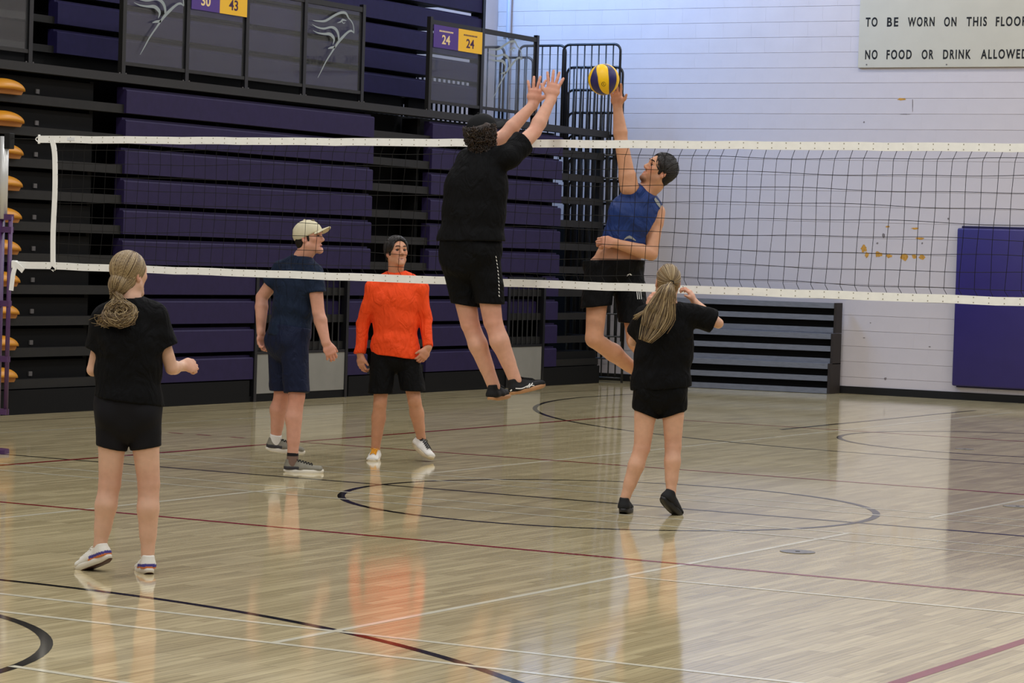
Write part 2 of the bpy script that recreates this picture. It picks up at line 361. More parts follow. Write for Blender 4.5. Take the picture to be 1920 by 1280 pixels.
MB().box((BX-.3, -1.5, .0), (BX-.02, 15.45, .06)).build('base_rail', M_dark, lb)
MB().box((BX-.35, 13.95, .2), (BX-.05, 15.4, .42)).build('end_skirt', M_dark, lb)
MB().box((BX-.10, -1.5, 3.185), (BX+.01, 15.5, 3.268)).build('front_ledge', M_greymetal, lb)
MB().box((BX-2.1, -1.5, 3.235), (BX-.09, 10.95, 3.266)).build('landing_deck', M_dark, lb)
for y in (2.6, 4.9, 7.0, 9.85, 10.99, 14.2):
    MB().box((BX-.36, y-.03, .2), (BX-.15, y+.03, 3.17)).build('frame_post', M_dark, lb)
for y in (15.42,): MB().box((BX-.12, y-.03, 0), (BX-.06, y+.03, 3.2)).build('end_post', M_blackmetal, lb)
MB().box((-10.2, 15.93, 0), (-8.43, 15.97, 2.05)).build('end_dark_backing', M_dark, lb)  # added dark panel, stands in for the darkness seen behind the end rails
# cut-out guards
for c in (C1, C2):
    for y in (c[0]-.02, c[1]+.02): MB().box((BX-.06, y-.025, 0), (BX+.012, y+.025, 1.36)).build('guard_post', M_blackmetal, lb)
    MB().box((BX-.02, c[0], .085), (BX+.0, c[1], .5)).build('infill_panel', M_panelwhite, lb)
    MB().box((BX-.05, c[0], 0), (BX-.005, c[1], .085)).build('toe_board', M_dark, lb)
    MB().box((BX-.03, c[0], .5), (BX+.005, c[1], .53)).build('guard_rail', M_blackmetal, lb)
    MB().box((BX-.03, c[0], 1.33), (BX+.005, c[1], 1.36)).build('guard_rail', M_blackmetal, lb)
    n = int((c[1]-c[0])/.115)
    for k in range(1, n):
        y = c[0]+(c[1]-c[0])*k/n; MB().tube([(BX-.015, y, .52), (BX-.015, y, 1.34)], .008, 6).build('baluster', M_greymetal, lb)
# aisle: small plates and orange folding seats
for i in range(10):
    z = 3.02-.2945*i
    MB().bevbox((BX-.135, 4.03, z-.022), (BX-.118, 4.08, z+.022), .003).build('reflector_plate', M_greyplate, lb)
    MB().box((BX-.40, -1.5, z-.10), (BX-.132, 4.9, z+.13)).build('aisle_riser', M_dark, lb)
for i in range(10):
    z = 3.015-.2945*i; y0 = 3.12; y1 = 3.72
    V_ = []; F_ = []
    for a in range(9):
        el_ = math.pi/2*a/8
        for b in range(24):
            t_ = 2*math.pi*b/24; V_.append((BX-.03+.13*math.cos(el_)*math.cos(t_), 3.44+.285*math.cos(el_)*math.sin(t_), z-.002+.088*math.sin(el_)-.02*(math.cos(el_)*math.sin(t_))**2*(1-a/8)))
    for a in range(8):
        for b in range(24): F_.append((a*24+b, a*24+(b+1) % 24, a*24+24+(b+1) % 24, a*24+24+b))
    F_.append(tuple(range(24))[::-1])
    t = meshobj('aisle_seat', V_, F_, M_orange, lb, True)
    MB().prism([(y0, z-.055), (y1-.07, z-.055), (y1-.05, z-.03), (y1-.05, z+.004), (y0, z+.004)], 0, BX-.14, BX+.02).build('seat_base', MATS.get('ochre') or mat('ochre', (170, 112, 40), .5, .4), t)

er = thing('end_rail_set', (-8.4, 15.6, 0), 'nested black tubular guard rails standing at the far end of the bleachers', 'guard rail')
# end guard rails nested at the far end of the bleacher
for k in range(11):
    zt = 4.40-.2945*k; yy = 15.52+.028*k
    xa, xb = (-8.0, -8.84) if k == 0 else (-7.97, -8.79)
    zb = max(0, zt-1.5); r = .09
    path = [(xa, yy, zb)]+[(xa, yy, zt-r)]+[(xa-r*(1-math.cos(a)), yy, zt-r+r*math.sin(a)) for a in np.linspace(.2, math.pi/2, 5)]+[(xb+r*(1-math.cos(a)), yy, zt-r+r*math.sin(a)) for a in np.linspace(math.pi/2, .2, 5)]+[(xb, yy, zt-r), (xb, yy, zb)]
    t = MB().tube(path, .017, 8).build('end_rail', M_blackmetal, er, True)
    MB().tube([(xa, yy, zb+.06), (xb, yy, zb+.06)], .012, 6).build('bottom_rail', M_blackmetal, t, True)
    for j in range(1, 8):
        x = xa+(xb-xa)*j/8; MB().tube([(x, yy, zb+.05), (x, yy, zt)], .0095, 6).build('bar', M_blackmetal, t, True)
for k, (xa, xb, zt, yy) in enumerate(((-8.86, -9.56, 4.40, 15.62), (-9.50, -10.0, 4.27, 15.9), (-9.86, -10.24, 4.40, 15.75))):
    r = .09; zb = 3.0
    path = [(xa, yy, zb)]+[(xa-r*(1-math.cos(a)), yy, zt-r+r*math.sin(a)) for a in np.linspace(0, math.pi/2, 6)]+[(xb+r*(1-math.cos(a)), yy, zt-r+r*math.sin(a)) for a in np.linspace(math.pi/2, 0, 6)]+[(xb, yy, zb)]
    t = MB().tube(path, .017, 8).build('end_rail', M_blackmetal, er, True)
    nb = int(abs(xb-xa)/.105)
    for j in range(1, nb):
        x = xa+(xb-xa)*j/nb; MB().tube([(x, yy, zb), (x, yy, zt)], .0095, 6).build('bar', M_blackmetal, t, True)
    MB().tube([(xa, yy, zb+.02), (xb, yy, zb+.02)], .012, 6).build('bottom_rail', M_blackmetal, t, True)

# ------------------------------------------------------------------ upper bleacher
UX = -9.1
ub = thing('upper_bleacher', (UX-.5, 9, 3.2), 'upper tier of closed purple bleacher rows behind the railing', 'bleacher')
t = MB().tube([(-9.95, 12.5, 3.3), (-9.95, 15.3, 3.3)], .016, 8).tube([(-9.95, 12.5, 4.1), (-9.95, 15.3, 4.1)], .016, 8).build('end_rail', M_blackmetal, ub, True)
for j in range(24): MB().tube([(-9.95, 12.5+.12*j, 3.27), (-9.95, 12.5+.12*j, 4.1)], .016, 6).build('bar', M_blackmetal, t, True)
uy0 = onX(107, 80, UX)[1]; UE = 13.82
for i in range(9):
    zt = 3.72+.2915*i; zb = zt-.225
    pr = [(UX, zb), (UX, zt-.02), (UX-.012, zt-.008), (UX-.05, zt-.008), (UX-.05, zt+.014), (UX-.12, zt+.014), (UX-.12, zb)]
    MB().prism(pr, 1, uy0, UE).build('seat_board', M_purple_hi, ub)
    MB().box((UX-.16, -1.0, zb-.002), (UX-.04, UE, zb+.07)).build('deck_edge', M_nose, ub)
    MB().box((UX-.9, -1.0, zb+.03), (UX-.14, 13.3, zb+.05)).build('deck_board', M_dark, ub)
MB().box((UX-.5, -1.0, 3.45), (UX-.45, 13.0, 6.2)).build('back_riser', M_dark, ub)
ya, yb = onX(750, 196, UX-.12)[1], onX(763, 196, UX-.12)[1]
MB().box((UX-.16, -1.0, 3.27), (UX-.1, ya, 3.5)).build('under_frame', M_dark, ub); MB().box((UX-.16, yb, 3.27), (UX-.1, onX(808, 200, UX-.12)[1], 3.5)).build('under_frame', M_dark, ub)
MB().box((UX-.16, UE-.01, 3.27), (UX+.02, UE+.05, 6.3)).build('end_frame', M_blackmetal, ub)
for y in (6.5, 9, 11): MB().box((UX-.3, y-.03, 3.27), (UX-.13, y+.03, 6.2)).build('frame_post', M_dark, ub)

# ------------------------------------------------------------------ glass railing on the ledge
def glass():
    m = bpy.data.materials.new('railing_glass'); m.use_nodes = True; nt = m.node_tree; N = nt.nodes; L = nt.links
    for n in list(N): N.remove(n)
    o = N.new('ShaderNodeOutputMaterial'); tr = N.new('ShaderNodeBsdfTransparent'); tr.inputs[0].default_value = (.86, .87, .86, 1)
    gl = N.new('ShaderNodeBsdfGlossy'); gl.inputs['Roughness'].default_value = .015; df = N.new('ShaderNodeBsdfDiffuse'); df.inputs[0].default_value = (.5, .5, .52, 1)
    fr = N.new('ShaderNodeValue'); fr.outputs[0].default_value = .05; m1 = N.new('ShaderNodeMixShader'); m1.inputs[0].default_value = .03
    L.new(tr.outputs[0], m1.inputs[1]); L.new(df.outputs[0], m1.inputs[2]); m2 = N.new('ShaderNodeMixShader')
    L.new(fr.outputs[0], m2.inputs[0]); L.new(m1.outputs[0], m2.inputs[1]); L.new(gl.outputs[0], m2.inputs[2]); L.new(m2.outputs[0], o.inputs[0])
    return m
M_glass = glass(); M_frost = mat('frosted_white_decal', (138, 146, 147), .7, .2)
M_stP = mat('purple_sticker', (74, 50, 122), .5, .3); M_stY = mat('yellow_sticker', (226, 176, 44), .5, .3); M_cream = mat('cream_print', (222, 196, 140), .5, .3); M_dp = mat('dark_purple_print', (62, 30, 62), .5, .3)
LOGO = [([(155, 305), (230, 318), (330, 318), (400, 285), (470, 240), (550, 200), (620, 190), (660, 212), (690, 270), (718, 300), (748, 345), (766, 400), (772, 495)], [6, 20, 32, 36, 34, 36, 38, 36, 26, 20, 20, 20, 22]),
        ([(774, 500), (740, 467), (700, 472), (650, 512), (590, 575), (540, 632), (490, 705), (430, 800), (350, 930), (280, 1070), (230, 1168)], [10, 28, 30, 36, 44, 44, 34, 26, 22, 16, 6]),
        ([(145, 365), (220, 410), (320, 430), (420, 410), (480, 425), (520, 470), (540, 530), (545, 600)], [5, 20, 28, 30, 42, 50, 46, 40]),
        ([(160, 460), (230, 495), (320, 510), (405, 512), (455, 550), (475, 600), (455, 672)], [5, 18, 28, 44, 52, 42, 6]),
        ([(385, 730), (430, 716), (490, 708)], [12, 30, 34]), ([(520, 346), (570, 330), (605, 300), (660, 312)], [4, 20, 30, 8]), ([(590, 318), (615, 352), (640, 340)], [14, 12, 8])]
YL = onX(577, 100, BX)[1]
def logo(dy, parent):
    m = MB()
    for pts, wd in LOGO:
        q = spline([(*onX(570+a/8, b/8, BX+.016), c) for (a, b), c in zip(pts, wd)], 5)
        m.ribbon([(BX+.008, p[1]+dy, p[2]) for p in q], [p[3]/8/164 for p in q], (1, 0, 0), .001)
    return m.build('bird_decal', M_frost, parent)
def sticker(y0, y1, z0, z1, num, pur, parent):
    o = MB().box((BX+.006, y0, z0), (BX+.0085, y1, z1)).build('sticker', M_stP if pur else M_stY, parent); ink = M_cream if pur else M_dp
    wd = (y1-y0); text('number', num, (z1-z0)*.56, ink, o, (BX+.0088, y0+wd*.33, z0+(z1-z0)*.2), (0, 1, 0), (0, 0, 1), width=wd*.33, bold=.003)
    for k in range(9): MB().box((BX+.0087, y0+wd*(.22+.064*k), z0+(z1-z0)*.72), (BX+.0092, y0+wd*(.265+.064*k), z0+(z1-z0)*.79)).build('print_row', ink, o)
ZR0, ZR1 = 3.268, 4.315
def railing(ys, label, decals):
    t = thing('glass_railing', (BX, (ys[0]+ys[-1])/2, 3.268), label, 'railing')
    for j, y in enumerate(ys):
        MB().box((BX-.05, y-.028, ZR0), (BX+.0, y+.028, ZR1+.03 if j in (0, len(ys)-1) else ZR1)).build('post', M_blackmetal if j else M_greymetal, t)
        for s in (-.05, .05): MB().tube([(BX-.01, y+s, ZR0), (BX-.01, y+s, ZR0+.012)], .008, 8).build('bolt', M_greyplate, t)
    MB().box((BX-.045, ys[0], ZR1-.055), (BX-.005, ys[-1], ZR1)).build('top_rail', M_greymetal, t)
    MB().box((BX-.045, ys[0], 3.355), (BX-.005, ys[-1], 3.39)).build('bottom_rail', M_greymetal, t)
    for j in range(len(ys)-1):
        g = MB().box((BX-.028, ys[j]+.03, 3.39), (BX-.02, ys[j+1]-.03, ZR1-.055)).build('glass_pane', M_glass, t)
        d = decals[j]
        if d == 'bird': logo(ys[j]+.03-YL, g)
        elif d:
            y0, y1 = ys[j]+.035, ys[j+1]-.035; ym = y0+(y1-y0)*.5
            sticker(y0, ym, 4.0, 4.26, d[0], True, g); sticker(ym, y1, 4.0, 4.26, d[1], False, g)
    return t
railing([2.72, 3.79], 'glass railing section at the dark aisle beside the orange seats', ['bird'])
railing([5.2, 6.24, 7.28, 8.36, 9.52], 'four-pane glass railing with two bird decals and the 30 and 43 stickers', ['bird', ('30', '43'), None, 'bird'])
railing([10.97, 12.16, 13.52], 'two-pane glass railing with a bird decal and two 24 stickers', [('24', '24'), 'bird'])
# ------------------------------------------------------------------ volleyball net and post
M_tape = mat('white_net_tape', (246, 246, 240), .6, .3, var=.03, vscale=20); M_cord = mat('black_net_cord', (22, 21, 20), .7, .2)
net = thing('volleyball_net', (0, 0, 0), 'black volleyball net with white top and bottom tapes across the court', 'net')
NX0, NX1, NT, NB_ = -4.91, 5.0, 2.412, 1.412
def tape(z0, z1, xa, xb, name, sag):
    m = MB(); n = 60; V = []; F = []
    for i in range(n+1):
        x = xa+(xb-xa)*i/n; s = -sag*math.sin(math.pi*(x-NX0)/(NX1-NX0)) if NX0 < x < NX1 else 0
        wob = .0015*math.sin(x*9.)+.001*math.sin(x*23)
        for y, z in ((-.006, z0), (.006, z0), (.006, z1), (-.006, z1)): V.append((x, y, z+s+wob))
    for i in range(n):
        for k in range(4): F.append((4*i+k, 4*i+(k+1) % 4, 4*i+4+(k+1) % 4, 4*i+4+k))
    F += [(0, 1, 2, 3), (4*n+3, 4*n+2, 4*n+1, 4*n)]
    return m.add(V, F).build(name, M_tape, net)
tt = tape(NT-.053, NT, NX0, NX1, 'top_tape', 0); bt = tape(NB_, NB_+.053, -5.142, NX1, 'bottom_tape', 0)
for tp, zz in ((tt, NT-.045), (bt, NB_+.008)):       # stitch marks
    m = MB()
    for i in range(98):
        x = NX0+.1+.1*i
        for dz in (0, .032): m.box((x-.003, -.0075, zz+dz), (x+.003, -.0055, zz+dz+.006))
    o = m.build('stitching', mat('thread', (140, 132, 110), .8, .2) if 'thread' not in MATS else MATS['thread'], tp); o['kind'] = 'stuff'
sp = spline([(-4.78, 0, NT-.04), (-4.755, 0, NT-.15), (-4.745, 0, 2.0), (-4.752, 0, 1.7), (-4.745, 0, NB_+.03), (-4.745, 0, NB_+.005)], 6)
MB().ribbon(sp, [.042]*len(sp), (0, -1, 0), .009).build('side_tape', M_tape, net)
m = MB(); rc = .0019; nz = 9
def sway(x, z): return .012*math.sin(x*1.3)*math.sin(math.pi*(z-NB_)/1.0)+.006*math.sin(x*7.1+z*3)
for j in range(nz):
    z = NB_+.053+(.894)*(j+.5)/nz if False else NB_+.1+.1*j
    m.tube([(x, sway(x, z)*.5, z+.008*math.sin(x*2.2+j)+.004*math.sin(x*6.3+j*2)) for x in np.arange(-4.745, NX1+.01, .1)], rc, 4)
for i in range(98):
    x = -4.68+.1*i; ph = 9*math.sin(i*12.9)
    lean = .02*math.sin(x*.8+1)
    pts = [(x+lean*.5+.022, 0, NT-.05), (x+lean*.3+.004*math.sin(ph), sway(x, 2.3), NT-.112)]
    for k in range(1, 9): zz = NT-.112-.1*k; pts.append((x-.0035*k+.004*math.sin(ph+k), sway(x, zz), zz))
    pts.append((x-.006, 0, NB_+.05)); m.tube(pts, rc, 4)
o = m.build('netting', M_cord, net); o['kind'] = 'stuff'
MB().tube([(NX0, 0, NT), (NX0-.03, 0, NT-.02), (NX0-.035, 0, NT-.027), (NX0-.03, 0, NT-.033), (NX0, 0, NT-.053)], .004, 6).build('corner_loop', M_tape, net)
MB().tube([(NX0-.033, 0, NT-.027), (-5.168, 0, NT-.022)], .003, 6).build('top_cable', M_greymetal, net)
MB().tube([(NX0-.002, 0, NT-.06), (NX0-.002, 0, NT+.008)], .009, 8).build('dowel', M_tape, net)
# knotted strap end of the bottom tape
q = spline([(-5.08, -.012, NB_+.05), (-5.095, -.02, NB_+.0), (-5.11, -.022, NB_-.06), (-5.125, -.02, NB_-.17)], 5)
MB().ribbon(q, [.04]*len(q), (0, -1, 0), .004).build('strap_end', M_tape, net)
q = spline([(-5.11, -.016, NB_+.035), (-5.06, -.022, NB_+.015), (-5.015, -.018, NB_-.02)], 5)
MB().ribbon(q, [.02, .03]+[.04]*(len(q)-2), (0, -1, 0), .004).build('strap_end', M_tape, net)
MB().bevbox((-5.135, -.022, NB_-.002), (-5.085, .012, NB_+.058), .01).build('knot', M_tape, net)
MB().box((-4.64, -.0085, NT-.034), (-4.57, -.006, NT-.012)).build('maker_label', mat('pale_label', (226, 228, 230), .5, .3), net)

po = thing('net_post', (-5.27, 0, 0), 'purple net post with silver upper tube holding the net', 'post')
M_pp = mat('purple_paint', (76, 44, 88), .4, .5, var=.06, vscale=6); M_al = mat('brushed_aluminium', (205, 205, 202), .32, .5, metal=.25)
MB().tube([(-5.315, 0, .0), (-5.315, 0, 1.81)], .075, 24).build('column', M_pp, po, True)
MB().tube([(-5.243, 0, 1.78), (-5.243, 0, 2.405)], .034, 20).build('upper_tube', M_al, po, True)
MB().bevbox((-5.225, -.03, 2.31), (-5.17, .03, 2.43), .006).build('pulley_head', M_black, po)
MB().tube([(-5.165, 0, .3), (-5.165, 0, 1.80)], .017, 12).build('winch_rail', M_pp, po, True)
for z in (1.795, 1.70, 1.14, .72, .32): MB().box((-5.30, -.02, z-.022), (-5.15, .02, z+.022)).build('rail_bracket', M_pp, po)
MB().tube([(-5.315, 0, 0), (-5.315, 0, .03)], .15, 24).build('base_flange', M_pp, po)

# ------------------------------------------------------------------ volleyball
bc = P3(1132, 149, 18.72); br_ = .1065
ball = thing('volleyball', bc-np.array([0, 0, br_]), 'yellow and dark blue volleyball just above the raised hand', 'ball')
M_by = mat('ball_yellow', (246, 196, 6), .42, .45, bump=.1, bscale=400); M_bb = mat('ball_blue', (38, 32, 92), .42, .45, bump=.1, bscale=400); M_seam = mat('ball_seam', (90, 78, 30), .8, .2)
ez = CU*.94-CR*.34; ez = ez/np.linalg.norm(ez); ef = -CF-ez*((-CF)@ez); ef /= np.linalg.norm(ef); er = np.cross(ez, ef); er = -er if er@CR < 0 else er
# panels are lens-shaped gores between two offset poles
def sph(lon, lat):   # lon 0 faces the camera, positive to image right
    return er*math.cos(lat)*math.sin(lon)+ef*math.cos(lat)*math.cos(lon)+ez*math.sin(lat)
SECT = [(-96, -66, 0), (-66, -24, 1), (-24, 17, 0), (17, 58, 1), (58, 96, 0), (96, 140, 1), (140, 222, 0), (222, 264, 1)]
for a, b, kd in SECT:
    V = []; F = []; n1, n2 = 16, 30; g = .9
    for j in range(n2+1):
        lat = math.radians(-88+176*j/n2); tw = 16*math.sin(lat)
        bulge = 0
        for i in range(n1+1):
            u = i/n1; lon = a+g+(b-a-2*g)*u+tw
            if kd: # blue panels pinch towards the top
                mid = (a+b)/2+tw; k = 1 if lat < .2 else max(.25, 1-(lat-.2)*.75); lon = mid+(lon-mid)*k
            else:
                mid = (a+b)/2+tw; k = 1 if lat < .2 else 1+(1-max(.25, 1-(lat-.2)*.75))*.98; lon = mid+(lon-mid)*k
            ed = min(u, 1-u)*n1; rr = br_*(1-.012*max(0, 1-ed)**2)
            V.append(bc+rr*sph(math.radians(lon), lat))
    for j in range(n2):
        for i in range(n1): q = j*(n1+1)+i; F.append((q, q+1, q+n1+2, q+n1+1))
    meshobj('panel', V, F, M_bb if kd else M_by, ball, True)
V = []; F = []
for j in range(21):
    for i in range(32): V.append(bc+br_*.985*sph(2*math.pi*i/32, math.radians(-90+9*j)))
for j in range(20):
    for i in range(32): F.append((j*32+i, j*32+(i+1) % 32, j*32+32+(i+1) % 32, j*32+32+i))
meshobj('core', V, F, M_by, ball, True)
vv = sph(math.radians(-10), math.radians(-20)); tx = er; ty = np.cross(vv, tx)
MB().tube([bc+(br_*1.0015)*vv+.014*(tx*math.cos(t)+ty*math.sin(t)) for t in np.linspace(0, 2*math.pi, 20)], .0016, 5, False).build('valve_ring', M_seam, ball)
MB().tube([bc+br_*.99*vv, bc+br_*1.004*vv], .0035, 8).build('valve', M_black, ball)
# ------------------------------------------------------------------ people: implicit surfaces turned into one continuous mesh each
def V3(*a): return np.array(a, float)
def nrm(v): v = np.asarray(v, float); return v/(np.linalg.norm(v)+1e-12)
def smin(a, b, k):
    if k <= 0: return np.minimum(a, b)
    h = np.maximum(k-np.abs(a-b), 0)/k; return np.minimum(a, b)-h*h*(k*.25)
class Vol:
    def __init__(s, h): s.h = h; s.ops = []
    def add(s, lo, hi, fn, k=.02, op='u'): s.ops.append((np.array(lo, float), np.array(hi, float), fn, k, op)); return s
    def cone(s, a, b, ra, rb, k=.02, op='u'):
        a = np.array(a, float); b = np.array(b, float); ab = b-a; L2 = ab@ab+1e-12; r = max(ra, rb)
        def fn(x, y, z):
            x = x-a[0]; y = y-a[1]; z = z-a[2]; t = np.clip((x*ab[0]+y*ab[1]+z*ab[2])/L2, 0, 1)
            return np.sqrt((x-t*ab[0])**2+(y-t*ab[1])**2+(z-t*ab[2])**2)-(ra+(rb-ra)*t)
        return s.add(np.minimum(a, b)-r, np.maximum(a, b)+r, fn, k, op)
    def flat(s, a, b, wa, wb, ax, k=.03, op='u'):   # elliptic tapered capsule: (width along ax, depth)
        a = np.array(a, float); b = np.array(b, float); ab = b-a; L2 = ab@ab+1e-12; ax = nrm(np.asarray(ax)-ab*((np.asarray(ax)@ab)/L2)); r = max(*wa, *wb)
        def fn(x, y, z):
            x = x-a[0]; y = y-a[1]; z = z-a[2]; t = np.clip((x*ab[0]+y*ab[1]+z*ab[2])/L2, 0, 1)
            x = x-t*ab[0]; y = y-t*ab[1]; z = z-t*ab[2]; q = x*ax[0]+y*ax[1]+z*ax[2]
            rest = np.maximum(x*x+y*y+z*z-q*q, 0); W = wa[0]+(wb[0]-wa[0])*t; D = wa[1]+(wb[1]-wa[1])*t
            return (np.sqrt(q*q/(W*W)+rest/(D*D))-1)*np.minimum(W, D)
        return s.add(np.minimum(a, b)-r, np.maximum(a, b)+r, fn, k, op)
    def ell(s, c, rad, R, k=.02, op='u'):            # R columns are the local axes
        c = np.array(c, float); R = np.array(R, float); r = max(rad)
        def fn(x, y, z):
            x = x-c[0]; y = y-c[1]; z = z-c[2]; p = [x*R[0, i]+y*R[1, i]+z*R[2, i] for i in range(3)]
            k0 = np.sqrt(sum((p[i]/rad[i])**2 for i in range(3))); k1 = np.sqrt(sum((p[i]/rad[i]**2)**2 for i in range(3)))+1e-9
            return k0*(k0-1)/k1
        return s.add(c-r, c+r, fn, k, op)
    def clip(s, a, b, ra, rb, pt, n, k=.03):            # tapered capsule ending in a flat hem
        a = np.array(a, float); b = np.array(b, float); ab = b-a; L2 = ab@ab+1e-12; r = max(ra, rb); pt = np.array(pt, float); n = nrm(n)
        def fn(x, y, z):
            x0, y0, z0 = x-a[0], y-a[1], z-a[2]; t = np.clip((x0*ab[0]+y0*ab[1]+z0*ab[2])/L2, 0, 1)
            return np.maximum(np.sqrt((x0-t*ab[0])**2+(y0-t*ab[1])**2+(z0-t*ab[2])**2)-(ra+(rb-ra)*t), (x-pt[0])*n[0]+(y-pt[1])*n[1]+(z-pt[2])*n[2])
        return s.add(np.minimum(a, b)-r, np.maximum(a, b)+r, fn, k)
    def path(s, pts, rad, k=.02, op='u'):
        for i in range(len(pts)-1): s.cone(pts[i], pts[i+1], rad[i], rad[i+1], k, op)
        return s
    def cut(s, c, n, k=.004, lo=None, hi=None):      # remove the side n points to
        c = np.array(c, float); n = nrm(n)
        return s.add(lo if lo is not None else c-9, hi if hi is not None else c+9, lambda x, y, z: -((x-c[0])*n[0]+(y-c[1])*n[1]+(z-c[2])*n[2]), k, 'c')
    def disp(s, fn): return s.add(V3(-99, -99, -99), V3(99, 99, 99), fn, 0, 'd')
    def polygonise(s):
        h = s.h; us = [o for o in s.ops if o[4] == 'u']
        lo = np.min([o[0]-o[3] for o in us], 0)-3*h; hi = np.max([o[1]+o[3] for o in us], 0)+3*h
        n = np.ceil((hi-lo)/h).astype(int)+1; f = np.full(n, .3, np.float32)
        ax = [(lo[i]+h*np.arange(n[i])).astype(np.float32) for i in range(3)]
        for a, b, fn, k, op in s.ops:
            m = k+3*h; i0 = np.clip(np.floor((a-m-lo)/h).astype(int), 0, n); i1 = np.clip(np.ceil((b+m-lo)/h).astype(int)+1, 0, n)
            if (i1 <= i0).any(): continue
            sl = tuple(slice(i0[j], i1[j]) for j in range(3))
            x = ax[0][sl[0]][:, None, None]; y = ax[1][sl[1]][None, :, None]; z = ax[2][sl[2]][None, None, :]
            if op == 'd':
                sub = f[sl]; near = np.abs(sub) < .05
                I = np.nonzero(near); sub[I] += fn(ax[0][sl[0]][I[0]], ax[1][sl[1]][I[1]], ax[2][sl[2]][I[2]]).astype(np.float32); continue
            d = fn(x, y, z).astype(np.float32); cur = f[sl]
            if op == 'u': f[sl] = smin(cur, d, k)
            elif op == 's': f[sl] = -smin(-cur, d, k)
            elif op == 'c': f[sl] = -smin(-cur, d, k)
        f[0], f[-1] = .3, .3; f[:, 0], f[:, -1] = .3, .3; f[:, :, 0], f[:, :, -1] = .3, .3
        ins = f < 0; c = np.zeros(n-1, np.int8)
        offs = [(i, j, k) for i in (0, 1) for j in (0, 1) for k in (0, 1)]
        for o in offs: c += ins[o[0]:n[0]-1+o[0], o[1]:n[1]-1+o[1], o[2]:n[2]-1+o[2]]
        I = np.nonzero((c > 0) & (c < 8)); N = len(I[0])
        vals = np.stack([f[I[0]+o[0], I[1]+o[1], I[2]+o[2]] for o in offs], 1); O = np.array(offs, float)
        acc = np.zeros((N, 3)); cnt = np.zeros(N)
        for a in range(8):
            for b in range(a+1, 8):
                if abs(O[a]-O[b]).sum() != 1: continue
                va, vb = vals[:, a], vals[:, b]; x = (va < 0) != (vb < 0); t = np.where(x, va/(va-vb+1e-12), 0)
                acc += np.where(x[:, None], O[a]+(O[b]-O[a])*t[:, None], 0); cnt += x
        P = lo+h*(np.stack(I, 1)+acc/cnt[:, None]); idx = np.full(n-1, -1, np.int32); idx[I] = np.arange(N); Q = []
        for d in range(3):
            s0 = [slice(None)]*3; s1 = [slice(None)]*3; s0[d] = slice(0, -1); s1[d] = slice(1, None)
            A = ins[tuple(s0)]; B = ins[tuple(s1)]; e = np.nonzero(A != B); u, v = [(1, 2), (2, 0), (0, 1)][d]
            def cell(du, dv):
                q = [e[0].copy(), e[1].copy(), e[2].copy()]; q[u] -= du; q[v] -= dv; return idx[q[0], q[1], q[2]]
            q = np.stack([cell(1, 1), cell(0, 1), cell(0, 0), cell(1, 0)], 1); fl_ = ~A[e]; q[fl_] = q[fl_][:, ::-1]; Q.append(q)
        Q = np.concatenate(Q); Q = Q[(Q >= 0).all(1)]
        return P, Q
def bigmesh(name, P, Q, material, parent, cols=None):
    me = bpy.data.meshes.new(name); me.vertices.add(len(P)); me.vertices.foreach_set('co', P.astype(np.float32).ravel())
    me.loops.add(Q.size); me.loops.foreach_set('vertex_index', Q.astype(np.int32).ravel()); me.polygons.add(len(Q))
    me.polygons.foreach_set('loop_start', np.arange(0, Q.size, Q.shape[1], dtype=np.int32)); me.polygons.foreach_set('loop_total', np.full(len(Q), Q.shape[1], np.int32))
    me.update(calc_edges=True); me.polygons.foreach_set('use_smooth', np.ones(len(Q), bool))
    if cols is not None:
        ca = me.color_attributes.new('col', 'FLOAT_COLOR', 'POINT'); c4 = np.ones((len(P), 4), np.float32); c4[:, :3] = cols; ca.data.foreach_set('color', c4.ravel())
    me.validate(); me.materials.append(material)
    return link(bpy.data.objects.new(name, me), parent)
def relax(P, Q, it=2, lam=.5):
    for _ in range(it):
        s = np.zeros_like(P); c = np.zeros(len(P))
        for i in range(4):
            a = Q[:, i]; b = Q[:, (i+1) % 4]; np.add.at(s, a, P[b]); np.add.at(s, b, P[a]); np.add.at(c, a, 1); np.add.at(c, b, 1)
        P = P+lam*(s/np.maximum(c, 1)[:, None]-P)
    return P
def folds(seed, amp, fr=22, tilt=(.3, .2, 1), long=.25):
    r = np.random.default_rng(seed); A = r.normal(size=(5, 3)); A = A/np.linalg.norm(A, axis=1)[:, None]; ph = r.uniform(0, 6, 5); t = nrm(tilt)
    def fn(x, y, z):
        w = 0
        for i in range(5):
            d = A[i]*(1-long)+t*long*2*np.sign(A[i]@t); q = fr*(x*d[0]+y*d[1]+z*d[2]); wv = np.sin(q+ph[i]+1.3*np.sin(.4*q+fr*.35*(x*d[1]-y*d[0])+ph[i]))
            w = w+wv*np.abs(wv)
        return np.minimum(amp*w/3., .0012)
    return fn

SKIN = mat('skin', (200, 150, 120), .5, .35, attr='col', sss=.12, var=.05, vscale=30, bump=.05, bscale=300)
M_attr = mat('tinted_cloth', (128, 128, 128), .75, .25, attr='col', bump=.15, bscale=300)
M_hairs = mat('hair_strands', (128, 128, 128), .42, .5, attr='col')
M_eyeM = mat('eye', (128, 128, 128), .15, .5, attr='col')
def lin(c): return np.array(srgb(*c)[:3])

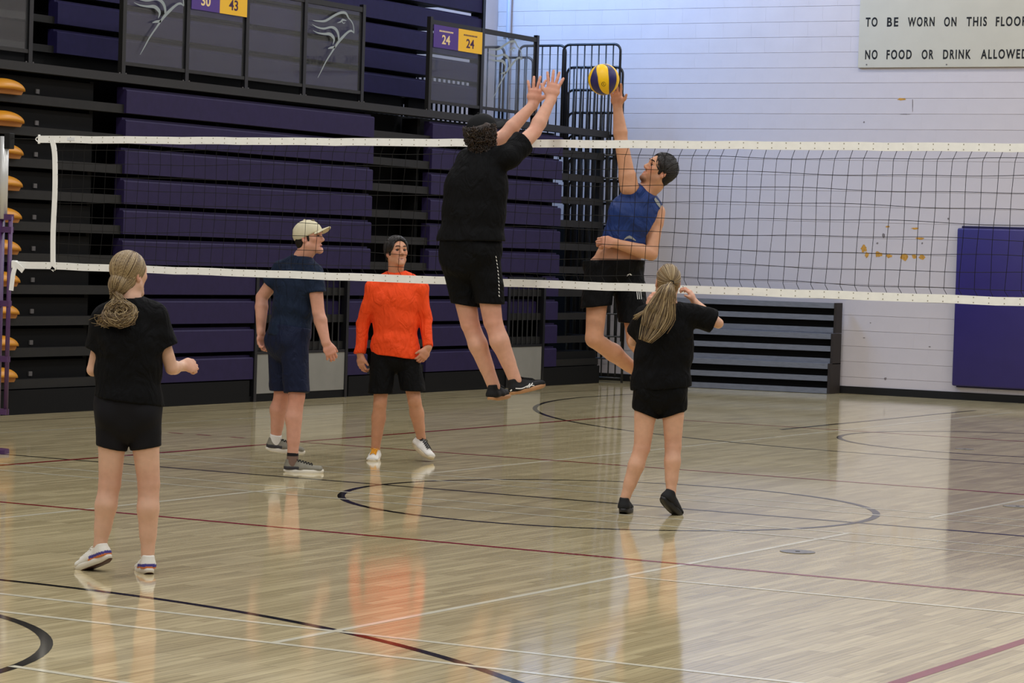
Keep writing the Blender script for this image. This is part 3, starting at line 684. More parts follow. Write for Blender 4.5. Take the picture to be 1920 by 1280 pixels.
SURF = {}
from mathutils.bvhtree import BVHTree
def decal(obj, pxs, wid, m, name, off=.0015, n=3):      # a stroke of trim laid on the surface of a garment
    if obj.name not in SURF: return
    P, Q = SURF[obj.name]; bv = BVHTree.FromPolygons([tuple(v) for v in P], [tuple(map(int, q)) for q in Q]); pts = []; nn = []
    for px, py in spline([(float(a), float(b)) for a, b in pxs], n):
        d = CF+(px-960)/FPX*CR-(py-640)/FPX*CU; h = bv.ray_cast(Vector(CP), Vector(d))
        if h[0] is not None: pts.append(np.array(h[0])); nn.append(np.array(h[1]))
    if len(pts) < 2: return
    nv = nrm(np.mean(nn, 0)); nv = nv if nv@CF < 0 else -nv; wl = [wid]*len(pts) if not hasattr(wid, '__len__') else list(np.interp(np.linspace(0, 1, len(pts)), np.linspace(0, 1, len(wid)), wid))
    return MB().ribbon([q+nv*off for q in pts], wl, nv, .001).build(name, m, obj)
class Person:
    def __init__(s, name_label, d0, J, S=1., fem=False, skin=(206, 156, 128), front=None, base=None):
        s.S = S; s.fem = fem; s.armk = 1.12; s.skin = skin; s.d0 = d0
        s.J = {k: P3(v[0], v[1], d0+(v[2] if len(v) > 2 else 0)) for k, v in J.items()}
        b = base if base is not None else (s.J['anR']+s.J['anL'])/2
        s.root = thing('person', (b[0], b[1], 0 if base is None else base[2]), name_label, 'person')
        J = s.J; s.hipC = (J['hipL']+J['hipR'])/2; s.shC = (J['shL']+J['shR'])/2
        s.up = nrm(J['neck']-s.hipC); s.xs = nrm(J['shR']-J['shL']); s.xp = nrm(J['hipR']-J['hipL'])
        s.fr = nrm(np.cross(s.up, s.xs)); s.fp = nrm(np.cross(s.up, s.xp)); s.blobs = []; s.feet = {}
    # torso profile shared by the body and the clothes
    def torso(s, V, i=0., dims=None, k=.05, bottom=True, top=True):
        S = s.S; u = s.up; H = s.hipC; N = s.J['neck']; L = np.linalg.norm(N-H)
        hw, ww, cw, hd, wd, cd = dims or ((.172, .128, .150, .115, .092, .105) if s.fem else (.165, .142, .168, .112, .102, .118))
        xm = nrm(s.xs+s.xp)
        if bottom: V.flat(H-u*.03*S, H+u*.07*S, (hw*S+i, hd*S+i), (hw*.97*S+i, hd*S+i), s.xp, k)
        V.flat(H+u*.06*S, H+u*L*.42, (hw*.95*S+i, hd*.95*S+i), (ww*S+i, wd*S+i), xm, k)
        V.flat(H+u*L*.42, H+u*L*.70, (ww*S+i, wd*S+i), (cw*S+i, cd*S+i), xm, k)
        V.flat(H+u*L*.66, H+u*L*.86, (cw*S+i, cd*S+i), (cw*.84*S+i, cd*.72*S+i), s.xs, k)
        if top:
            j = .045*S+i*.7
            for a in ('shL', 'shR'): V.cone(N-u*.03*S, s.J[a], j+.012*S, j+.008*S, k*.8)
    def arm(s, V, q, k=.008):
        J = s.J; S = s.S*(.86 if s.fem else s.armk); V.cone(J['sh'+q], J['sh'+q]+(J['el'+q]-J['sh'+q])*.25, .056*S, .054*S, k)
        V.cone(J['sh'+q], J['el'+q], .050*S, .039*S, k); m = J['el'+q]+(J['wr'+q]-J['el'+q])*.28
        V.cone(J['el'+q], m, .038*S, .042*S, k); V.cone(m, J['wr'+q], .042*S, .027*S, k)
    def leg(s, V, q, back, k=.008, th=.087, kn=.055, ca=.056, an=.035, mid=.84):
        J = s.J; S = s.S; h, n, a = J['hip'+q], J['kn'+q], J['an'+q]; b = nrm(back)
        V.cone(h, h+(n-h)*.45, th*S, th*mid*S, .012); V.cone(h+(n-h)*.45, n, th*mid*S, kn*S, .008)
        c = n+(a-n)*.34
        V.cone(n, a, kn*.93*S, an*S, k); V.cone(n+(a-n)*.08+b*.006*S, c+b*.018*S, .036*S, ca*.80*S, .04); V.cone(c+b*.018*S, n+(a-n)*.68+b*.004*S, ca*.80*S, .030*S, .04)
        V.cone(n-b*.020*S+(h-n)*.03, n-b*.018*S+(a-n)*.06, .030*S, .028*S, .03)
    def hand(s, V, q, dirn, palm, curl=.35, spread=.12, thumb=.6, side=1, sc=1., fcurl=None):
        w = s.J['wr'+q]; S = s.S*sc*(.92 if s.fem else 1.); d = nrm(dirn); p = np.asarray(palm, float); p = nrm(p-d*(p@d)); l = nrm(np.cross(d, p))*side  # l points to the thumb side
        V.flat(w-d*.01*S, w+d*.05*S, (.028*S, .020*S), (.038*S, .017*S), l, .012); V.flat(w+d*.045*S, w+d*.085*S, (.038*S, .017*S), (.041*S, .013*S), l, .012)
        V.cone(w+d*.015*S+l*.018*S+p*.006*S, w+d*.055*S+l*.030*S+p*.006*S, .016*S, .014*S, .012)
        for i in range(4):
            off = (.030-.020*i)*S; r0 = w+d*(.092-(.006 if i in (0, 3) else 0)-.006*(i == 3))*S+l*off; Lf = (.072, .080, .074, .058)[i]*S; a = (1.5-i)*spread
            dd = nrm(d*math.cos(a)+l*math.sin(a)); cu = curl if fcurl is None else fcurl[i]; ang = cu*.55; pt = r0-dd*.012*S; rr = .0098*S
            for j, fr_ in enumerate((.48, .30, .24)):
                dv = nrm(dd*math.cos(ang)+p*math.sin(ang)); nx = pt+dv*(Lf*fr_+(.012*S if j == 0 else 0)); V.cone(pt, nx, rr, rr*.93, .004); pt = nx; rr *= .93; ang += cu
        t0 = w+d*.030*S+l*.026*S+p*.004*S; td = nrm(d*(.75+.2*(1-thumb))+l*thumb*1.1+p*.35*curl); t1 = t0+td*.040*S; V.cone(t0, t1, .0135*S, .0115*S, .008)
        td2 = nrm(td+d*.35+p*.45*curl-l*.25*thumb); t2 = t1+td2*.030*S; V.cone(t1, t2, .0115*S, .0085*S, .004); s.blobs.append((w+d*.11*S, .09*S, lin((205, 132, 112)), .35))
    def head(s, V, c, front, up, sc=1., mouth='closed', ears=True, jaw=1., beard=None):
        y = nrm(front); z = np.asarray(up, float); z = nrm(z-y*(z@y)); x = np.cross(y, z); R = np.stack([x, y, z], 1); c = np.asarray(c, float); s.hc, s.hR, s.hs = c, R, sc
        g = lambda a, b, d: c+R@(np.array([a, b, d])*sc)
        e = lambda a, b, d, rad, k=.015, op='u': V.ell(g(a, b, d), [q*sc for q in rad], R, k*sc, op)
        cn = lambda a, b, ra, rb, k=.012, op='u': V.cone(g(*a), g(*b), ra*sc, rb*sc, k*sc, op)
        e(0, -.012, .040, (.073, .092, .080), .03); e(0, .022, -.022, (.061, .066, .088), .03); e(0, .03, .035, (.062, .062, .05), .03)
        for q in (-1, 1):
            cn((0, .062, -.094), (q*.050, .0, -.052), .020*jaw, .026*jaw, .02); e(q*.040, .052, -.014, (.024, .026, .022), .02)
            if ears: e(q*.076, -.012, -.006, (.009, .019, .031), .008); e(q*.081, -.006, -.002, (.007, .010, .017), .006, 's')
            e(q*.032, .090, .004, (.019, .014, .012), .012, 's')
            cn((q*.010, .090, .026), (q*.044, .070, .026), .010, .008, .012)
            e(q*.013, .094, -.034, (.009, .010, .008), .008)
        cu = .003 if mouth == 'smile' else 0; e(0, .074, -.104, (.022, .019, .017), .018); cn((0, .083, .016), (0, .104, -.026), .0085, .0115, .012)
        for q in (-1, 1):
            cn((q*.019, .0835, .0125), (q*.044, .0790, .0115), .0052, .0045, .006); cn((q*.020, .0835, -.0065), (q*.043, .0790, -.0050), .0042, .0038, .006)
            cn((q*.024, .072, -.0665+cu), (0, .085, -.0640), .0052, .0066, .008)
        if mouth == 'open':
            cn((-.014, .080, -.088), (.014, .080, -.088), .0085, .0085, .010); e(0, .090, -.0755, (.015, .018, .0085), .005, 's')
        elif mouth == 'smile':
            cn((-.015, .080, -.0805), (.015, .080, -.0805), .0075, .0075, .010); e(0, .092, -.0712, (.021, .015, .0042), .004, 's')
        else:
            cn((-.013, .081, -.0775), (.013, .081, -.0775), .0078, .0078, .010); e(0, .094, -.0705, (.022, .010, .002), .004, 's')
        cn((0, -.022, -.045), (0, -.030, -.10), .053, .051, .03); V.cone(g(0, -.028, -.085), s.J['neck']+s.up*.015, .051*sc, .057*s.S, .04)
        lip = lin((184, 104, 96)); s.blobs += [(g(x_, .086-abs(x_)*.35, z_), .0075*sc, lip, .6) for x_ in (-.017, -.009, 0, .009, .017) for z_ in (-.065, -.079)]
        for q in (-1, 1): s.blobs += [(g(q*.042, .068, -.025), .03*sc, lin((210, 130, 110)), .35), (g(q*.078, -.01, -.005), .03*sc, lin((205, 120, 105)), .35), (g(q*.007, .098, -.040), .006*sc, lin((110, 60, 50)), .7), (g(q*.032, .084, .006), .018*sc, lin((165, 110, 92)), .4)]
        if beard:
            b_ = lin(beard)
            for q in (-1, 1): s.blobs += [(g(q*.045, .03, -.065), .035*sc, b_, .28), (g(q*.025, .06, -.085), .03*sc, b_, .32), (g(q*.012, .088, -.053), .010*sc, b_, .5), (g(q*.058, -.0, -.045), .025*sc, b_, .3)]
            s.blobs += [(g(0, .080, -.106), .024*sc, b_, .85), (g(.012, .07, -.110), .022*sc, b_, .7), (g(-.012, .07, -.110), .022*sc, b_, .7), (g(0, .055, -.115), .03*sc, b_, .5)]
        if mouth == 'open': s.blobs.append((g(0, .074, -.0755), .016*sc, lin((92, 36, 34)), .95))
        if mouth == 'smile': s.blobs += [(g(x_, .078, -.0712), .0085*sc, lin((206, 190, 178)), .85) for x_ in (-.010, 0, .010)]; s.blobs += [(g(q*.024, .074, -.0675), .005*sc, lin((120, 62, 54)), .8) for q in (-1, 1)]
    def local(s, a, b, d): return s.hc+s.hR@(np.array([a, b, d])*s.hs)
    def eyes(s, look=(0, 0), brow=(40, 28, 22), iris=(60, 40, 28)):
        for q in (-1, 1):
            c = s.local(q*.0315, .0748, .0030); r = .0125*s.hs; V = []; F = []; C = []
            ax = nrm(s.hR@np.array([look[0], 1, look[1]])); a1 = nrm(np.cross(ax, s.hR[:, 2])); a2 = np.cross(ax, a1)
            for j in range(11):
                t = math.pi*j/10
                for i in range(14):
                    f = 2*math.pi*i/14; V.append(c+r*(ax*math.cos(t)+math.sin(t)*(a1*math.cos(f)+a2*math.sin(f)))); C.append((*(lin((16, 12, 10)) if j < 2 else lin(iris) if j < 4 else lin((214, 204, 198))), 1))
            for j in range(10):
                for i in range(14): F.append((j*14+i, j*14+(i+1) % 14, j*14+14+(i+1) % 14, j*14+14+i))
            meshobj('eye', V, F, M_eyeM, s.root, True, C)
            m = MB(); m.tube([s.local(q*x, yy, z) for x, yy, z in ((.011, .099, .0285), (.024, .0985, .0335), (.038, .0895, .0345), (.051, .073, .0275))], [.0032*s.hs, .0042*s.hs, .0038*s.hs, .0020*s.hs], 6)
            o = m.build('eyebrow', MATS.get('brow%d' % brow[0]) or mat('brow%d' % brow[0], brow, .7, .2), s.root, True)
            m = MB(); m.tube([s.local(q*x, yy, z) for x, yy, z in ((.018, .0870, .007), (.026, .0895, .0098), (.036, .0880, .0098), (.046, .0805, .006))], .0013*s.hs, 5); m.build('eyelid', MATS.get('lash') or mat('lash', (70, 42, 34), .6, .2), s.root, True)
    def finish(s, V, name='body'):
        P, Q = V.polygonise(); P = relax(P, Q, 1, .4); base = lin(s.skin); C = np.tile(base, (len(P), 1))
        for c, r, col, a in s.blobs:
            d = np.linalg.norm(P-c, axis=1)/r; w_ = (a*np.clip(1.25-d, 0, 1)**.7*(d < 1.25))[:, None]; w_ = np.minimum(w_, a); C = C*(1-w_)+col*w_
        return bigmesh(name, P, Q, SKIN, s.root, C)
    def cloth(s, name, V, m, parent=None, it=2, cols=None):
        P, Q = V.polygonise(); P = relax(P, Q, it, .5)
        o = bigmesh(name, P, Q, m, parent or s.root, None if cols is None else cols(P)); SURF[o.name] = (P, Q); return o
    def sleeve(s, V, q, frac, r0, r1, k=.03, droop=0):
        a, b = s.J['sh'+q], s.J['el'+q]; e = a+(b-a)*frac; d = nrm(b-a)
        V.clip(a, e+d*.06, r0, r1, e, d, k)
    def shoe(s, q, toe, up, col, sole, L=.285, wid=.10, lace=None, soleh=.028, name='shoe', stripe=None, collar=None, tread=None, band=None):
        S = s.S; A = s.J['an'+q]; t = nrm(toe); u = np.asarray(up, float); u = nrm(u-t*(u@t)); x = np.cross(t, u); R = np.stack([x, t, u], 1); hgt = .088*S
        o = A-u*hgt-t*.058*S; g = lambda a, b, c: o+R@(np.array([a, b, c])*S); h = .0045
        V = Vol(h); wd = wid/2; so = soleh
        V.flat(g(0, .035, so+.014), g(0, .12, so+.012), (wd*.80*S, .030*S), (wd*.86*S, .030*S), x, .02); V.flat(g(0, .12, so+.012), g(0, L-.034, so+.006), (wd*.86*S, .030*S), (wd*.90*S, .026*S), x, .02)
        V.flat(g(0, .042, so+.02), g(0, .045, .088), (.036*S, .040*S), (.034*S, .036*S), x, .02); V.cone(g(0, .07, .075), g(0, .17, .050), .030*S, .027*S, .02)
        V.cut(g(0, 0, so), -u); V.cut(g(0, .03, .104), nrm(u-.25*t))
        P, Q = V.polygonise(); P = relax(P, Q, 1, .4); lc = (P-o)@R/S; C = np.tile(lin(col), (len(P), 1))
        if stripe: C[(lc[:, 2] < so+.024) & (lc[:, 1] < .11)] = lin(stripe)
        if band: C[(lc[:, 2] < so+.009) & (lc[:, 1] < .12)] = lin(band)
        if collar: C[(lc[:, 2] > .080) & (lc[:, 1] < .10)] = lin(collar)
        sh = bigmesh(name, P, Q, M_attr, s.root, C); SURF[sh.name] = (P, Q)
        n = 40; out = []
        for k in range(n):
            f = 2*math.pi*k/n; yy = L/2-.003+math.cos(f)*(L/2-.001); w_ = wd*(.80+.24*min(1, max(0, (yy-.05)/.13)))*(1.0); xx = math.copysign(abs(math.sin(f))**.62, math.sin(f))*w_
            out.append((xx, yy))
        m = MB(); ring = []
        for zz, sc_ in ((0, .94), (.004, 1.), (so*.9, 1.02), (so+.004, .965)):
            for a, b in out:
                spring = .008*max(0, (b-.75*L)/(.25*L))**2+.010*max(0, (.05-b)/.05)**2*(zz < .01); ring.append(g(a*sc_, (b-L/2)*sc_+L/2, zz+spring*(1 if zz < so*.5 else .8)))
        rw = 3
        if tread is not None:
            MB().add(ring[:2*n], [tuple(range(n))[::-1]]+[(k, (k+1) % n, n+(k+1) % n, n+k) for k in range(n)]).build('tread', tread, sh, True); ring = ring[n:]; rw = 2
        F = ([tuple(range(n))[::-1]])+[tuple(range(rw*n, (rw+1)*n))]
        for r_ in range(rw):
            for k in range(n): F.append((r_*n+k, r_*n+(k+1) % n, r_*n+n+(k+1) % n, r_*n+n+k))
        m.add(ring, F).build('sole', sole, sh, True)
        if lace is not None:
            m = MB()
            for k in range(5):
                b = .105+.020*k; zz = .075-.25*(b-.07)+.0305
                for sgn in (-1, 1): m.tube([g(sgn*.024, b, zz-.010), g(sgn*.012, b+.004, zz-.0005), g(0, b+.008, zz+.001), g(-sgn*.012, b+.012, zz-.0025), g(-sgn*.024, b+.016, zz-.014)], .0030*S, 5)
            for sgn in (-1, 1): m.tube([g(0, .098, .092), g(sgn*.018, .090, .104), g(sgn*.034, .102, .094), g(sgn*.012, .104, .091)], .0026*S, 5)
            m.build('laces', lace, sh, True)
        return sh
def strands(name, paths, rad, cols, parent, n=5, m=None):
    V = []; F = []; C = []
    for pts, c in zip(paths, cols):
        mb = MB(); L = len(pts); mb.tube(pts, [rad*(.55+.45*math.sin(math.pi*min(1, (i+.6)/L))) for i in range(L)], n); b = len(V); V += mb.v; F += [tuple(i+b for i in f) for f in mb.f]; C += [(*c, 1)]*len(mb.v)
    return meshobj(name, V, F, m or M_hairs, parent, True, C)
# ------------------------------------------------------------------ the six players
Z = V3(0, 0, 1); HB = .0045
M_bk = mat('black_jersey', (12, 12, 13), .8, .12, var=.12, vscale=12, bump=.15, bscale=120, wr=.5)
M_bks = mat('black_shorts_cloth', (10, 10, 11), .75, .12, var=.1, vscale=12, bump=.15, bscale=120, wr=.5)
M_char = mat('charcoal_shorts', (22, 21, 24), .75, .15, var=.1, vscale=12)
M_navy = mat('navy_tee_cloth', (20, 33, 54), .75, .2, var=.12, vscale=14, bump=.15, bscale=120, wr=.55)
M_navys = mat('navy_shorts_cloth', (17, 25, 50), .7, .2, var=.1, vscale=12, bump=.15, bscale=120, wr=.5)
M_or = mat('orange_shirt_cloth', (238, 74, 22), .75, .25, var=.05, vscale=14, bump=.15, bscale=120, wr=.55)
M_blue = mat('blue_jersey_cloth', (22, 48, 106), .6, .3, var=.12, vscale=12, bump=.1, bscale=120, wr=.6, wscale=7)
M_khaki = mat('khaki_cap_cloth', (205, 196, 166), .8, .2, var=.05, vscale=30, bump=.15, bscale=300)
M_bcap = mat('black_cap_cloth', (19, 20, 21), .8, .2, bump=.15, bscale=300)
M_so_w = mat('white_rubber', (222, 216, 200), .5, .4); M_so_b = mat('black_rubber_sole', (26, 26, 27), .5, .4); M_so_g = mat('gum_rubber', (176, 128, 84), .5, .4)
M_so_c = mat('cream_rubber', (206, 190, 158), .5, .4); M_lw = mat('white_lace', (226, 222, 210), .7, .2); M_lb = mat('black_lace', (24, 23, 23), .7, .2); M_lo = mat('orange_lace', (232, 160, 40), .7, .2)
M_white = mat('white_trim', (226, 224, 218), .7, .2); M_grey = mat('grey_trim', (150, 152, 148), .7, .2)

def hem(V, pt, d, rad):
    pt = np.asarray(pt, float); d = nrm(d)
    def fn(x, y, z):
        t = (x-pt[0])*d[0]+(y-pt[1])*d[1]+(z-pt[2])*d[2]; a, b, c = x-pt[0]-t*d[0], y-pt[1]-t*d[1], z-pt[2]-t*d[2]
        return np.maximum(-t, np.sqrt(a*a+b*b+c*c)-rad)
    V.add(pt-rad-.12, pt+rad+.12, fn, .004, 's')
def collar(V, p, r=.068, dn=.0):
    N = p.J['neck']; ax = nrm(p.hc-N); V.cone(N+ax*(.018-dn), N+ax*.25, r*p.S, r*1.5*p.S, .01, 's')
def tee(p, m, seed, hem_pt, hem_n, frac=(.55, .55), i=.022, dims=None, sr=(.072, .078), amp=.004, name='t_shirt', col=True, cr=.068, fq=20):
    V = Vol(.0065); p.torso(V, i, dims, .05); V.cut(hem_pt, hem_n)
    for q, f in zip('LR', frac): p.sleeve(V, q, f, sr[0]*p.S, sr[1]*p.S)
    V.disp(folds(seed, amp, fq))
    if col: collar(V, p, cr)
    return p.cloth(name, V, m)
def shorts(p, m, seed, waist, fr, r0=.105, r1=.115, amp=.004, i=.014, name='shorts', dn=(None, None), h=.0065, dims=None, wn=None, glute=1., fq=20, rm=None):
    V = Vol(h); u = p.up; S = p.S; H = p.hipC
    hw, ww, cw, hd, wd, cd = dims or ((.172, .128, .150, .118, .092, .105) if p.fem else (.165, .142, .168, .114, .102, .118))
    V.flat(H-u*.03*S, H+u*.07*S, (hw*S+i, hd*S+i), (hw*.97*S+i, hd*S+i), p.xp, .05); V.flat(H+u*.06*S, H+u*.17*S, (hw*.95*S+i, hd*.95*S+i), (ww*1.04*S+i, wd*S+i), p.xp, .05)
    for q in ('hipL', 'hipR'): V.ell(p.J[q]-p.fp*.045*S, [(.075+i)*S*glute, (.07+i)*S*glute, (.08+i)*S*glute], np.stack([p.xp, p.fp, u], 1), .02)
    for q, f, d in zip('LR', fr, dn):
        h_, k_ = p.J['hip'+q], p.J['kn'+q]; pt = h_+(k_-h_)*f; d = d if d is not None else (k_-h_)
        if rm is not None: c_ = h_+(k_-h_)*f*.5; V.cone(h_, c_, r0*S, rm*S, .012); V.clip(c_, h_+(k_-h_)*(f+.10), rm*S, r1*S, pt, d, .006)
        else: V.clip(h_, h_+(k_-h_)*(f+.15), r0*S, r1*S, pt, d, .012)
    V.disp(folds(seed, amp, fq)); V.cut(waist, u if wn is None else wn)
    return p.cloth(name, V, m)
def body(p, backL, backR, hands, head, th=.087, arms='LR', kn=.055, ca=.056, an=.035, mid=.84, bi=-.014):
    V = Vol(HB); p.torso(V, bi, None, .05); S = p.S
    for q in ('hipL', 'hipR'): V.ell(p.J[q]-p.fp*.035*S, [.066*S, .064*S, .07*S], np.stack([p.xp, p.fp, p.up], 1), .03)
    p.leg(V, 'L', backL, th=th, kn=kn, ca=ca, an=an, mid=mid); p.leg(V, 'R', backR, th=th, kn=kn, ca=ca, an=an, mid=mid)
    for q in arms: p.arm(V, q)
    for h_ in hands: p.hand(V, **h_)
    p.head(V, **head)
    for q in 'LR':
        f = p.feet.get(q)
        if f is not None and False: V.cone(p.J['an'+q], p.J['an'+q]+nrm(f)*.05*S-Z*0, .035*S, .03*S, .02)
    return p.finish(V)
def skull_dir(p, d, k=1.0):    # point on the hair surface in direction d (head coordinates)
    d = nrm(d); c = np.array([0, -.012, .036]); rad = np.array([.080, .099, .088])*k
    t = 1/np.sqrt(((d/rad)**2).sum()); return p.hc+p.hR@((c+d*t)*p.hs)
def slerp(a, b, t):
    a, b = nrm(a), nrm(b); w_ = math.acos(max(-1, min(1, a@b))); return a if w_ < 1e-4 else (math.sin((1-t)*w_)*a+math.sin(t*w_)*b)/math.sin(w_)
BLOND = [lin(c) for c in ((158, 135, 96), (134, 110, 74), (182, 160, 120), (108, 86, 58), (148, 125, 86), (92, 73, 50))]
DARK = [lin(c) for c in ((26, 20, 17), (38, 29, 23), (18, 15, 13))]
BROWN = [lin(c) for c in ((46, 32, 23), (34, 24, 18), (60, 43, 30), (26, 19, 15))]
def hairbase(p, m, front_y=.045, low=-.075, k=.03, amp=.002, h=.005, name='hair', rad=(.079, .098, .087), cz=.036, faceR=True, extra=None, temple=.0, burn=False, shrink=0):
    V = Vol(h); s_ = p.hs; R = p.hR; g = p.local
    V.ell(g(0, -.014, cz), [r*s_ for r in rad], R, .02); V.ell(g(0, -.040, -.02), [.066*s_, .062*s_, .075*s_], R, .03)
    if extra: extra(V, g, R, s_)
    V.disp(folds(3, amp, 70))
    if shrink: V.disp(lambda x, y, z: shrink+0*x)
    V.cut(g(0, -.02, low), R@np.array([0, .25, -1.]))
    f = lambda a, b, c, rr, kk=.01: V.ell(g(a, b, c), [q*s_ for q in rr], R, kk, 's')
    for c_, r_ in FACECUT: f(*c_, r_)
    for q in (-1, 1): f(q*.085, -.004, -.045+temple, (.035, .030, .048))
    if burn:
        for q in (-1, 1): V.cone(g(q*.066, .014, .035), g(q*.0685, .016, -.022), .012*s_, .007*s_, .006)
    return V
FACECUT = (((0, .090, -.045), (.075, .076, .095)), ((0, .10, .02), (.060, .06, .064)))
def shortstrands(p, n, rad, cz, palette, seed, r=.0022, zmin=-.05, lift=1.015, fwd=.55, ln=.55, name='hair_strands', parent=None, cut=None):
    rg = np.random.default_rng(seed); paths = []; cols = []; rad = np.array(rad); c = np.array([0, -.014, cz]); tries = 0
    while len(paths) < n and tries < n*6:
        tries += 1; d = nrm(rg.normal(size=3)); tgt = nrm([d[0]*1.1, fwd*max(0, d[2])+.05, -.65+.6*max(0, d[2])*fwd]); L_ = []
        for t in np.linspace(0, ln*rg.uniform(.6, 1.1), 6):
            q = nrm(slerp(d, tgt, t)); k = 1/np.sqrt(((q/rad)**2).sum()); x = c+q*k*(lift+.02*t)
            if x[2] < zmin or any(((x-np.array(cc))/np.array(rr)/.98 @ ((x-np.array(cc))/np.array(rr)/.98)) < 1 for cc, rr in FACECUT) or (abs(x[0]) > .055 and x[2] < .0 and x[1] > -.035) or (cut is not None and cut(x)): break
            L_.append(p.local(*x))
        if len(L_) > 3: paths.append(L_); cols.append(palette[rg.integers(0, len(palette))]*rg.uniform(.7, 1.3))
    return strands(name, paths, r, cols, parent)
def pushout(x, ells):
    for cc, rr in ells:
        v = (x-np.array(cc))/np.array(rr); m_ = np.linalg.norm(v)
        if m_ < 1.02: x = np.array(cc)+(x-np.array(cc))/m_*1.02
    return x
GR = nrm(CR-Z*(CR@Z)); GF = nrm(CF-Z*(CF@Z))     # level right and forward directions of the view

# ---------------------------------------------------------------- woman at the front, back to us
p = Person('person in black tee, charcoal shorts and white striped shoes holding up a right fist', 13.62,
  dict(neck=(243, 566, .0), shL=(199, 596, .0), shR=(289, 592, .0), elL=(175, 693, .03), elR=(322, 690, .03), wrL=(196, 676, .26), wrR=(341, 686, .17),
       hipL=(213, 778, 0), hipR=(268, 778, 0), knL=(206, 905, .01), knR=(279, 905, .01), anL=(187, 1026, .0), anR=(277, 1046, .0)), .95, True, (214, 170, 142), base=onZ(222, 1072))
hd = dict(c=P3(243, 515, 13.64), front=nrm(GF*.80+GR*.56+Z*.08), up=Z, sc=.95)
p.feet = {'L': GF-Z, 'R': GF}
p.blobs += [(p.J['kn'+q], .09, lin((186, 124, 100)), .4) for q in 'LR']
body(p, -GF, -GF, [dict(q='R', dirn=nrm(GR*.75+GF*.6+Z*.05), palm=nrm(Z*-.4-GR*.5+GF*.6), curl=1.25, spread=.02, thumb=.35, side=1), dict(q='L', dirn=GF+GR*.3, palm=GR, curl=1., spread=.03, side=-1)], hd, th=.086, kn=.058, ca=.053, an=.034, mid=.82)
tee(p, M_bk, 11, P3(243, 752, 13.62), nrm(-Z-.12*GR), (.62, .60), i=.020, dims=(.152, .134, .150, .112, .10, .105), sr=(.068, .078), amp=.008)
shorts(p, M_char, 12, P3(243, 722, 13.62), (.49, .49), .094, .080, .0015, .008, dims=(.160, .128, .150, .112, .092, .105), dn=(nrm(-Z-.18*GR), nrm(-Z+.18*GR)), rm=.088)
st = (72, 66, 136); M_tr = mat('dark_tread', (74, 46, 40), .6, .3)
p.shoe('L', nrm(GF*.55-GR*.72-Z*.34), Z, (224, 220, 208), M_so_w, L=.255, wid=.092, lace=M_lw, stripe=st, band=(226, 132, 70), soleh=.034, tread=M_tr)
p.shoe('R', nrm(GF*.93-GR*.30-Z*.10), Z, (222, 218, 206), M_so_w, L=.255, wid=.092, lace=M_lw, stripe=st, band=(226, 132, 70), soleh=.034, tread=M_tr)
def bunextra(V, g, R, s_): V.ell(g(0, -.085, -.045), [.055*s_, .045*s_, .06*s_], R, .03)
V_b = Vol(.005); V_b.ell(P3(224, 587, 13.52), [.048, .03, .040], np.stack([CR, CF, CU], 1), .02); V_b.cone(p.local(0, -.10, -.08) if hasattr(p, 'hc') else P3(228, 566, 13.52), P3(226, 578, 13.52), .024, .03, .02); V_b.disp(folds(4, .006, 60))
V = hairbase(p, None, rad=(.082, .100, .090), low=-.10, extra=bunextra, temple=.01, shrink=.008)
bun_ = p.cloth('bun', V_b, mat('blonde_bun', (120, 96, 62), .5, .4, var=.3, vscale=60, stretch=(1, 1, .3)))
hb = p.cloth('hair', V, mat('blonde_scalp', (128, 102, 66), .5, .4, var=.25, vscale=40, stretch=(1, 1, .3)))
EL1 = (((0, -.014, .036), (.0835, .1015, .0915)), ((0, -.040, -.02), (.068, .064, .077)), ((0, -.085, -.045), (.057, .047, .062)))
tie = np.array([0, -.110, -.095]); rg = np.random.default_rng(5); paths = []; cols = []
for i in range(1000):
    th = rg.uniform(-1, 1)*(2.05 if i < 650 else 3.1); ph = rg.uniform(-.25, 1.45) if i < 650 else rg.uniform(-.6, .3)
    d0_ = np.array([math.sin(th)*math.cos(ph), math.cos(th)*math.cos(ph)*.75+.0, math.sin(ph)])
    if d0_[1] > .62 and d0_[2] < .45: continue
    if abs(d0_[0]) > .5 and d0_[1] > .05 and d0_[2] < -.05: continue
    dt = nrm(tie-np.array([0, -.012, .036])); k = rg.uniform(1.0, 1.055)
    pts = [p.hR.T@(skull_dir(p, slerp(d0_, dt, t*.92), k)-p.hc)/p.hs for t in np.linspace(0, 1, 13)]+[tie+rg.normal(0, .012, 3)]
    pts = [p.local(*pushout(x, EL1)) for x in pts]
    paths.append(pts); cols.append(BLOND[rg.integers(0, 6)]*rg.uniform(.8, 1.15))
for i in range(420):
    e0 = p.local(*(tie+rg.normal(0, .008, 3))); cx, cy = 224+rg.normal(0, 5), 587+rg.normal(0, 4); rx, ry = rg.uniform(12, 24), rg.uniform(9, 19); a0 = -1.6+rg.normal(0, .3); sg = rg.choice([-1, 1]); sw = rg.uniform(2.2, 4.6); dz = rg.uniform(-.045, -.01)
    lp = [P3(cx+rx*math.cos(a0+sg*sw*t), cy+ry*math.sin(a0+sg*sw*t), 13.50+dz+.02*math.sin(5*t)) for t in np.linspace(0.05, 1, 9)]
    if i % 9 == 0: lp = lp[:5]+[P3(200+rg.normal(0, 9), 598+rg.normal(0, 9), 13.5), P3(190+rg.normal(0, 8), 606+rg.normal(0, 7), 13.51)]
    paths.append(spline([e0]+lp, 2)); cols.append(BLOND[rg.integers(0, 6)]*rg.uniform(.75, 1.2))
strands('hair_strand_bundle', paths, .0018, cols, hb)
MB().tube([p.local(tie[0]+.022*math.cos(t), tie[1]+.0, tie[2]+.022*math.sin(t)) for t in np.linspace(0, 6.28, 14)], .005, 6).build('hair_tie', M_lb, hb)

